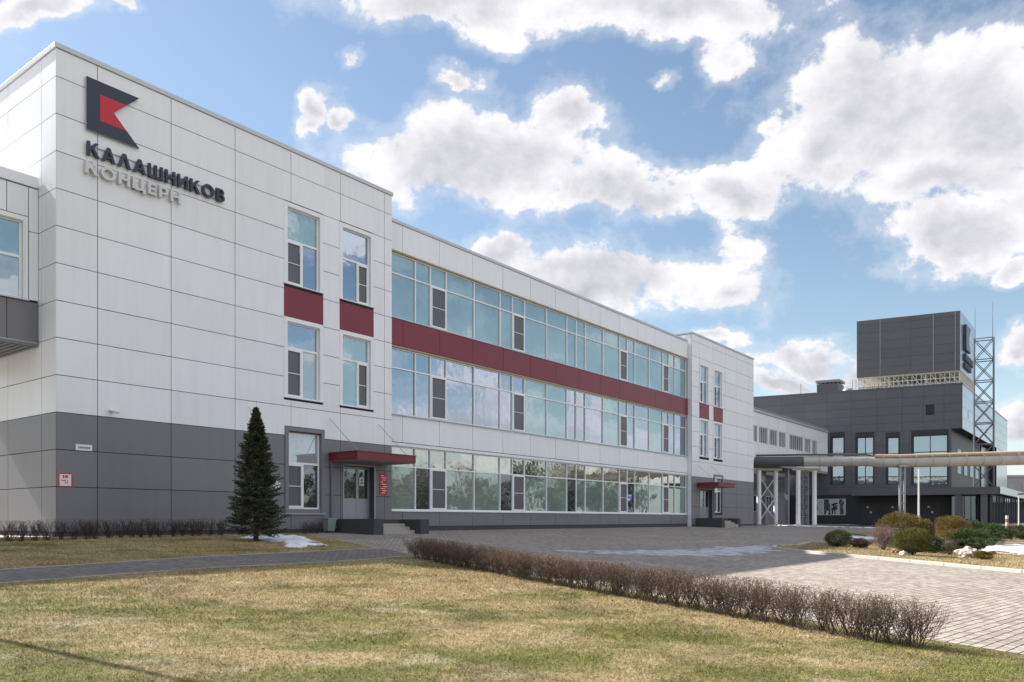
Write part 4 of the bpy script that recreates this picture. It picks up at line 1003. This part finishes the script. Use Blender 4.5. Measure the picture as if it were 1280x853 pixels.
# gallery
ga=root('link_gallery',(CORN[0],CORN[1],0),ANG,'white raised gallery with grouped windows linking the office to the dark building','gallery')
gw=[(67.83,70.19),(70.8,73.01),(73.57,75.7),(77.02,81.65),(82.31,84.43),(84.99,86.87),(62.4,64.6),(65.1,67.2)]
GV=2.0
panels('wall_panels',[61.2,64.9,67.5,70.5,73.3,76.4,79.4,82,84.7,87.6,91.3],[7.45,9.25,10.97,12.3],[(a,c,9.3,10.92) for a,c in gw],GV,white_clad,ga)
b=MB()
for (a,c,d,e) in cells([61.2,91.3],[7.45,12.3],[(a,c,9.3,10.92) for a,c in gw],0): b.add([(a,GV+.035,d),(c,GV+.035,d),(c,GV+.035,e),(a,GV+.035,e)],[(0,1,2,3)])
b.build('backing_wall',white_clad,ga)
for a,c in gw: dwin(a,c,9.3,10.92,4 if c-a<4 else 7,[],net,par=ga,y=GV+.12,T=None,fm=pvc,fwid=.06)
MB().box(61.2,91.3,GV-.12,6.2,12.32,12.52).build('roof_edge',coping,ga)
b=MB()
for k in range(30): b.box(61.5+k,61.53+k,GV-.05,GV-.02,12.52,12.72)
b.box(61.2,91.3,GV-.05,GV-.02,12.70,12.73); b.build('snow_guard',steel_grey,ga)
MB().box(61.2,91.3,GV+.0,6.0,7.15,7.44).build('floor_slab',grey_wall,ga)
MB().box(61.2,91.3,5.9,6.0,7.44,12.3).build('rear_wall',white_clad,ga)
for k,(u,v_) in enumerate([(66,5.2),(78,5.2),(90,5.2),(78,2.6)]): MB().box(u-.2,u+.2,v_-.2,v_+.2,ZF,7.15).build('column',grey_wall,ga)
MB().box(61.3,89,6.4,12,ZF-.1,6.6).build('wall',grey_wall,an)
MB().box(61.2,89.1,6.3,12.1,6.6,6.8).build('roof',steel_dark,an)
for u in (66,71,76,81): dwin(u,u+2.6,2.4,4.3,3,[],glass_dark,par=an,y=6.37,T=None,fm=pvc,fwid=.07)
b=MB()
for k in range(5): b.box(61.3,89,6.33,6.39,5.0+.25*k,5.1+.25*k)
b.build('wall_band',steel_dark,an)

# pipeline and its supports
pl=root('pipeline',(24.4,80,ZF),0,'overhead heating pipeline of one thick sheathed pipe with a thin tan pipe on top','pipeline')
O=np.array([24.4,80,ZF])
def path(name,pts,r,m,n=20):
    pts=[Vector(p)-Vector(O) for p in pts]; vs=[];fs=[]
    for i,p in enumerate(pts):
        d=(pts[min(i+1,len(pts)-1)]-pts[max(i-1,0)]).normalized(); a=d.cross(Vector((0,0,1))).normalized(); c=a.cross(d)
        for k in range(n): t=2*math.pi*k/n; vs.append(p+(a*math.cos(t)+c*math.sin(t))*r)
    for i in range(len(pts)-1):
        for k in range(n): fs.append((i*n+k,i*n+(k+1)%n,(i+1)*n+(k+1)%n,(i+1)*n+k))
    b=MB(); b.v=[tuple(v) for v in vs]; b.f=fs; return b.build(name,m,pl,0,True)
path('shaded_pipe',[(20.5,81.2,7.3),(24.4,80,7.3),(28.9,79.3,7.28)],.50,pipe_dark)  # left stretch of the thick pipe, office block's shadow put into its colour
path('thick_pipe',[(28.85,79.3,7.28),(34.6,78.2,7.25),(35.8,77.8,7.12),(37.4,77.5,7.05),(48,74.2,7.1),(60,70.5,7.1)],.50,pipe_m)
path('thin_pipe',[(35.2,77.6,7.70),(37.4,77.3,7.66),(48,74.0,7.76),(60,70.3,7.76)],.16,pipe_tan,12)
path('thin_dark_pipe',[(20.5,81,7.95),(28.9,79.1,7.93),(34.6,78.1,7.86),(35.4,77.8,7.6)],.10,pipe_dark,10)
for k in range(14):
    t=k/13; x=28.9+t*18; y=79.3-t*5 
    b=MB(); b.tube((x-O[0],y-O[1],7.2-O[2]),(x-O[0]+.06,y-O[1]-.015,7.2-O[2]),.52,n=20,cap=False); b.build('band',steel_grey,pl)
def trestle(pts,label,top):
    x0,y0=pts[0]; o=root('pipe_support',(x0,y0,gz(x0,y0)),0,label,'pipe support','white pipe supports')
    z=gz(x0,y0)
    for x,y in pts:
        MB().tube((x-x0,y-y0,-.1),(x-x0,y-y0,top-z),.22,n=16).build('column',white_paint,o,0,False)
        MB().box(x-x0-.35,x-x0+.35,y-y0-.35,y-y0+.35,-.05,.12).build('base',concrete,o)
    (xa,ya),(xb,yb)=pts; b=MB(); b.tube((xa-x0-.6,ya-y0-.0,top-z+.12),(xb-x0+.6,yb-y0,top-z+.12),.16,n=4); b.build('beam',mat('beam_tan',(.45,.38,.27),.6),o)
    return o
t1=trestle([(24.75,80.2),(26.7,81)],'white two-column pipe support nearest the office wall',6.45)
b=MB(); b.tube((.2,.1,.6),(1.8,.75,2.6),.04,n=4); b.tube((.2,.1,2.6),(1.8,.75,.6),.04,n=4); b.tube((.2,.1,2.7),(1.8,.75,4.7),.04,n=4); b.tube((.2,.1,4.7),(1.8,.75,2.7),.04,n=4); b.build('cross_brace',white_paint,t1)
trestle([(28.4,79.4),(30.2,79.9)],'white two-column pipe support beside the lattice posts',6.4)
def lattice(x,y,w_,d,h,n,r,m,name,label,cat,z=None,rods=()):
    z=gz(x,y) if z is None else z; o=root(name,(x,y,z),0,label,cat)
    for sx_ in(-1,1):
        for sy in(-1,1): MB().tube((sx_*w_/2,sy*d/2,0),(sx_*w_/2,sy*d/2,h),r,n=8).build('leg',m,o)
    b=MB(); r2=r*.5; c=[(-1,-1),(1,-1),(1,1),(-1,1)]
    for k in range(n):
        z0,z1=h*k/n,h*(k+1)/n
        for i in range(4):
            a=c[i];e=c[(i+1)%4]; A=(a[0]*w_/2,a[1]*d/2);B=(e[0]*w_/2,e[1]*d/2)
            b.tube((*A,z0),(*B,z1),r2,n=5); b.tube((*B,z0),(*A,z1),r2,n=5); b.tube((*A,z1),(*B,z1),r2*1.3,n=5)
    b.build('lattice_bracing',m,o)
    for (rx,ry,rh) in rods: MB().tube((rx,ry,h),(rx,ry,h+rh),.035,.015,6).build('lightning_rod',m,o)
    return o
lattice(29.6,80.9,.55,.55,5.6,6,.06,steel_grey,'lattice_post','slim grey lattice post between the white pipe columns','lattice post')
q_=root('pipe_support',(37.6,77.1,gz(37.6,77.1)),0,'grey steel twin-leg pipe support standing before the dark service doors','pipe support')
b=MB(); b.box(-.3,-.12,-.1,.1,0,6.0); b.box(.14,.30,-.1,.1,0,6.0); b.build('leg',steel_grey,q_); b=MB(); b.box(-.45,.45,-.3,.3,6.0,6.18); b.build('saddle',steel_grey,q_)
b=MB(); 
for k in range(6): b.box(-.12,.14,-.04,.04,.6+k*.95,.68+k*.95)
b.build('batten',steel_grey,q_)

# mast
mast=lattice(53.2,90.2,1.9,1.5,16.6,7,.09,steel_dark,'lattice_mast','tall steel lattice mast with thin rods beside the dark building','mast',z=5.26,rods=[(-.85,-.7,3.6),(.85,-.7,4.0)]); mast.rotation_euler=(0,0,R(-30.5))
# poles
def pole(x,y,h,label,r=.05,head=False):
    o=root('street_lamp' if head else 'flagpole',(x,y,gz(x,y)),0,label,'street lamp' if head else 'pole')
    MB().tube((0,0,0),(0,0,h),r,r*.7,12).build('post',white_paint,o); MB().tube((0,0,0),(0,0,.12),r*2.4,n=12).build('base_plate',steel_grey,o)
    if head: MB().tube((-.1,0,h),(.35,0,h+.04),.06,.09,10).build('lamp_head',steel_dark,o)
    return o
pole(36.1,71,5.5,'slim white pole rising towards the pipe behind the bed shrubs',.09)
pole(38.0,60,3.2,'short pale lamp post at the right frame edge behind the rear bed',.05,True)
x,y=46.4,75; o=root('striped_post',(x,y,gz(x,y)),0,'red and white striped post behind the reddish bush','post')
for k in range(5): MB().tube((0,0,.32*k),(0,0,.32*(k+1)-.002),.12,n=14).build('band',(swhite,mat('faded_red',(.42,.14,.12),.6))[k%2],o)
# distant buildings beyond the dark building
o=root('distant_building',(128,205,ZF),0,'pale flat-roofed building far off at the right frame edge','building')
MB().box(-3,30,0,20,0,11.5).build('wall',bldg_pale,o); MB().box(-3.2,30.2,-.2,20,11.5,12).build('roof',steel_grey,o)
b=MB()
for k in range(8):
    for j in range(3): b.box(-1+k*3.6,.9+k*3.6,-.04,0.02,1.5+3.3*j,3.2+3.3*j)
b.build('window',glass_dark,o)
o=root('distant_shed',(104,150,gz(104,150)),0,'low dark shed far off behind the striped post','building')
MB().box(-6,12,0,8,0,4.6).build('wall',dark_wall,o); MB().box(-6.2,12.2,-.3,8.2,4.6,4.9).build('roof',pale_panel,o); MB().box(-4,-1,-.03,.0,.2,3.2).build('door',steel_grey,o)

# ------------------------------------------------------------ outside the frame: what the windows mirror and what throws the pole shadow
lx,ly=W(-8.9,-12.6)
o=root('lamp_post',(lx,ly,gz(lx,ly)),0,'tall thin lamp post on the lawn just outside the left of the frame','lamp post')
MB().tube((0,0,0),(0,0,9.6),.07,.04,10).build('post',steel_grey,o); MB().tube((0,0,9.6),(.0,-.5,9.65),.05,.07,8).build('lamp_head',steel_grey,o)
rng=np.random.default_rng(21)
segs=[];LP=[];LN=[]
for k in range(110):
    X=rng.uniform(58,90);Y=-25+k*1.0+rng.normal(); 
    if abs(X)<.72*Y: X=.72*Y+6
    h=rng.uniform(8,14); z=gz(X,Y); b0=np.array([X,Y,z]); segs.append((b0,b0+[0,0,h*.8],.18,.06))
    for j in range(40):
        zz=rng.uniform(.25,.95)*h; a=rng.uniform(0,6.28); L=h*.28*(1.1-zz/h)+.6; s=b0+[0,0,zz*.8]; e=s+np.array([math.cos(a)*L,math.sin(a)*L,L*.7]); segs.append((s,e,.05,.012))
        for q in range(5): t=rng.uniform(.4,1); s2=s+(e-s)*t; segs.append((s2,s2+rng.normal(size=3)*L*.25+[0,0,.3],.018,.006)); 
        if k%3==0 or zz<.4*h:
            for q in range(16): LP.append(s+(e-s)*rng.uniform(.4,1.1)+rng.normal(size=3)*.25); LN.append(rng.normal(size=3))
V,F=tubes(segs,4); tag(raw('woodland',V,F,mat('far_bark',(.22,.17,.12),.9)),'belt of leafless trees beyond the right of the frame mirrored in the windows','woodland',kind='stuff')
V,F=quads(np.array(LP),np.array(LN),.16,.5); tag(raw('woodland_foliage',V,F,juniper),'evergreen foliage among the leafless tree belt right of the frame','woodland',kind='stuff')
for k,(x,y,L,h) in enumerate([(98,10,26,7),(104,48,20,9)]):
    o=root('opposite_building',(x,y,gz(x,y)),R(90),('long low cream workshop','tall cream storehouse')[k]+' beyond the right of the frame facing the office','building')
    MB().box(-L/2,L/2,-8,0,-1,h).build('wall',mat('cream_wall',(.50,.42,.30),.8),o); MB().box(-L/2-.3,L/2+.3,-8.3,.3,h,h+.3).build('roof',roofm,o)
    b=MB()
    for q in range(int(L/3)): b.box(-L/2+1+3*q,-L/2+2.6+3*q,0.0,.05,2,4)
    b.build('window',glass_dark,o)
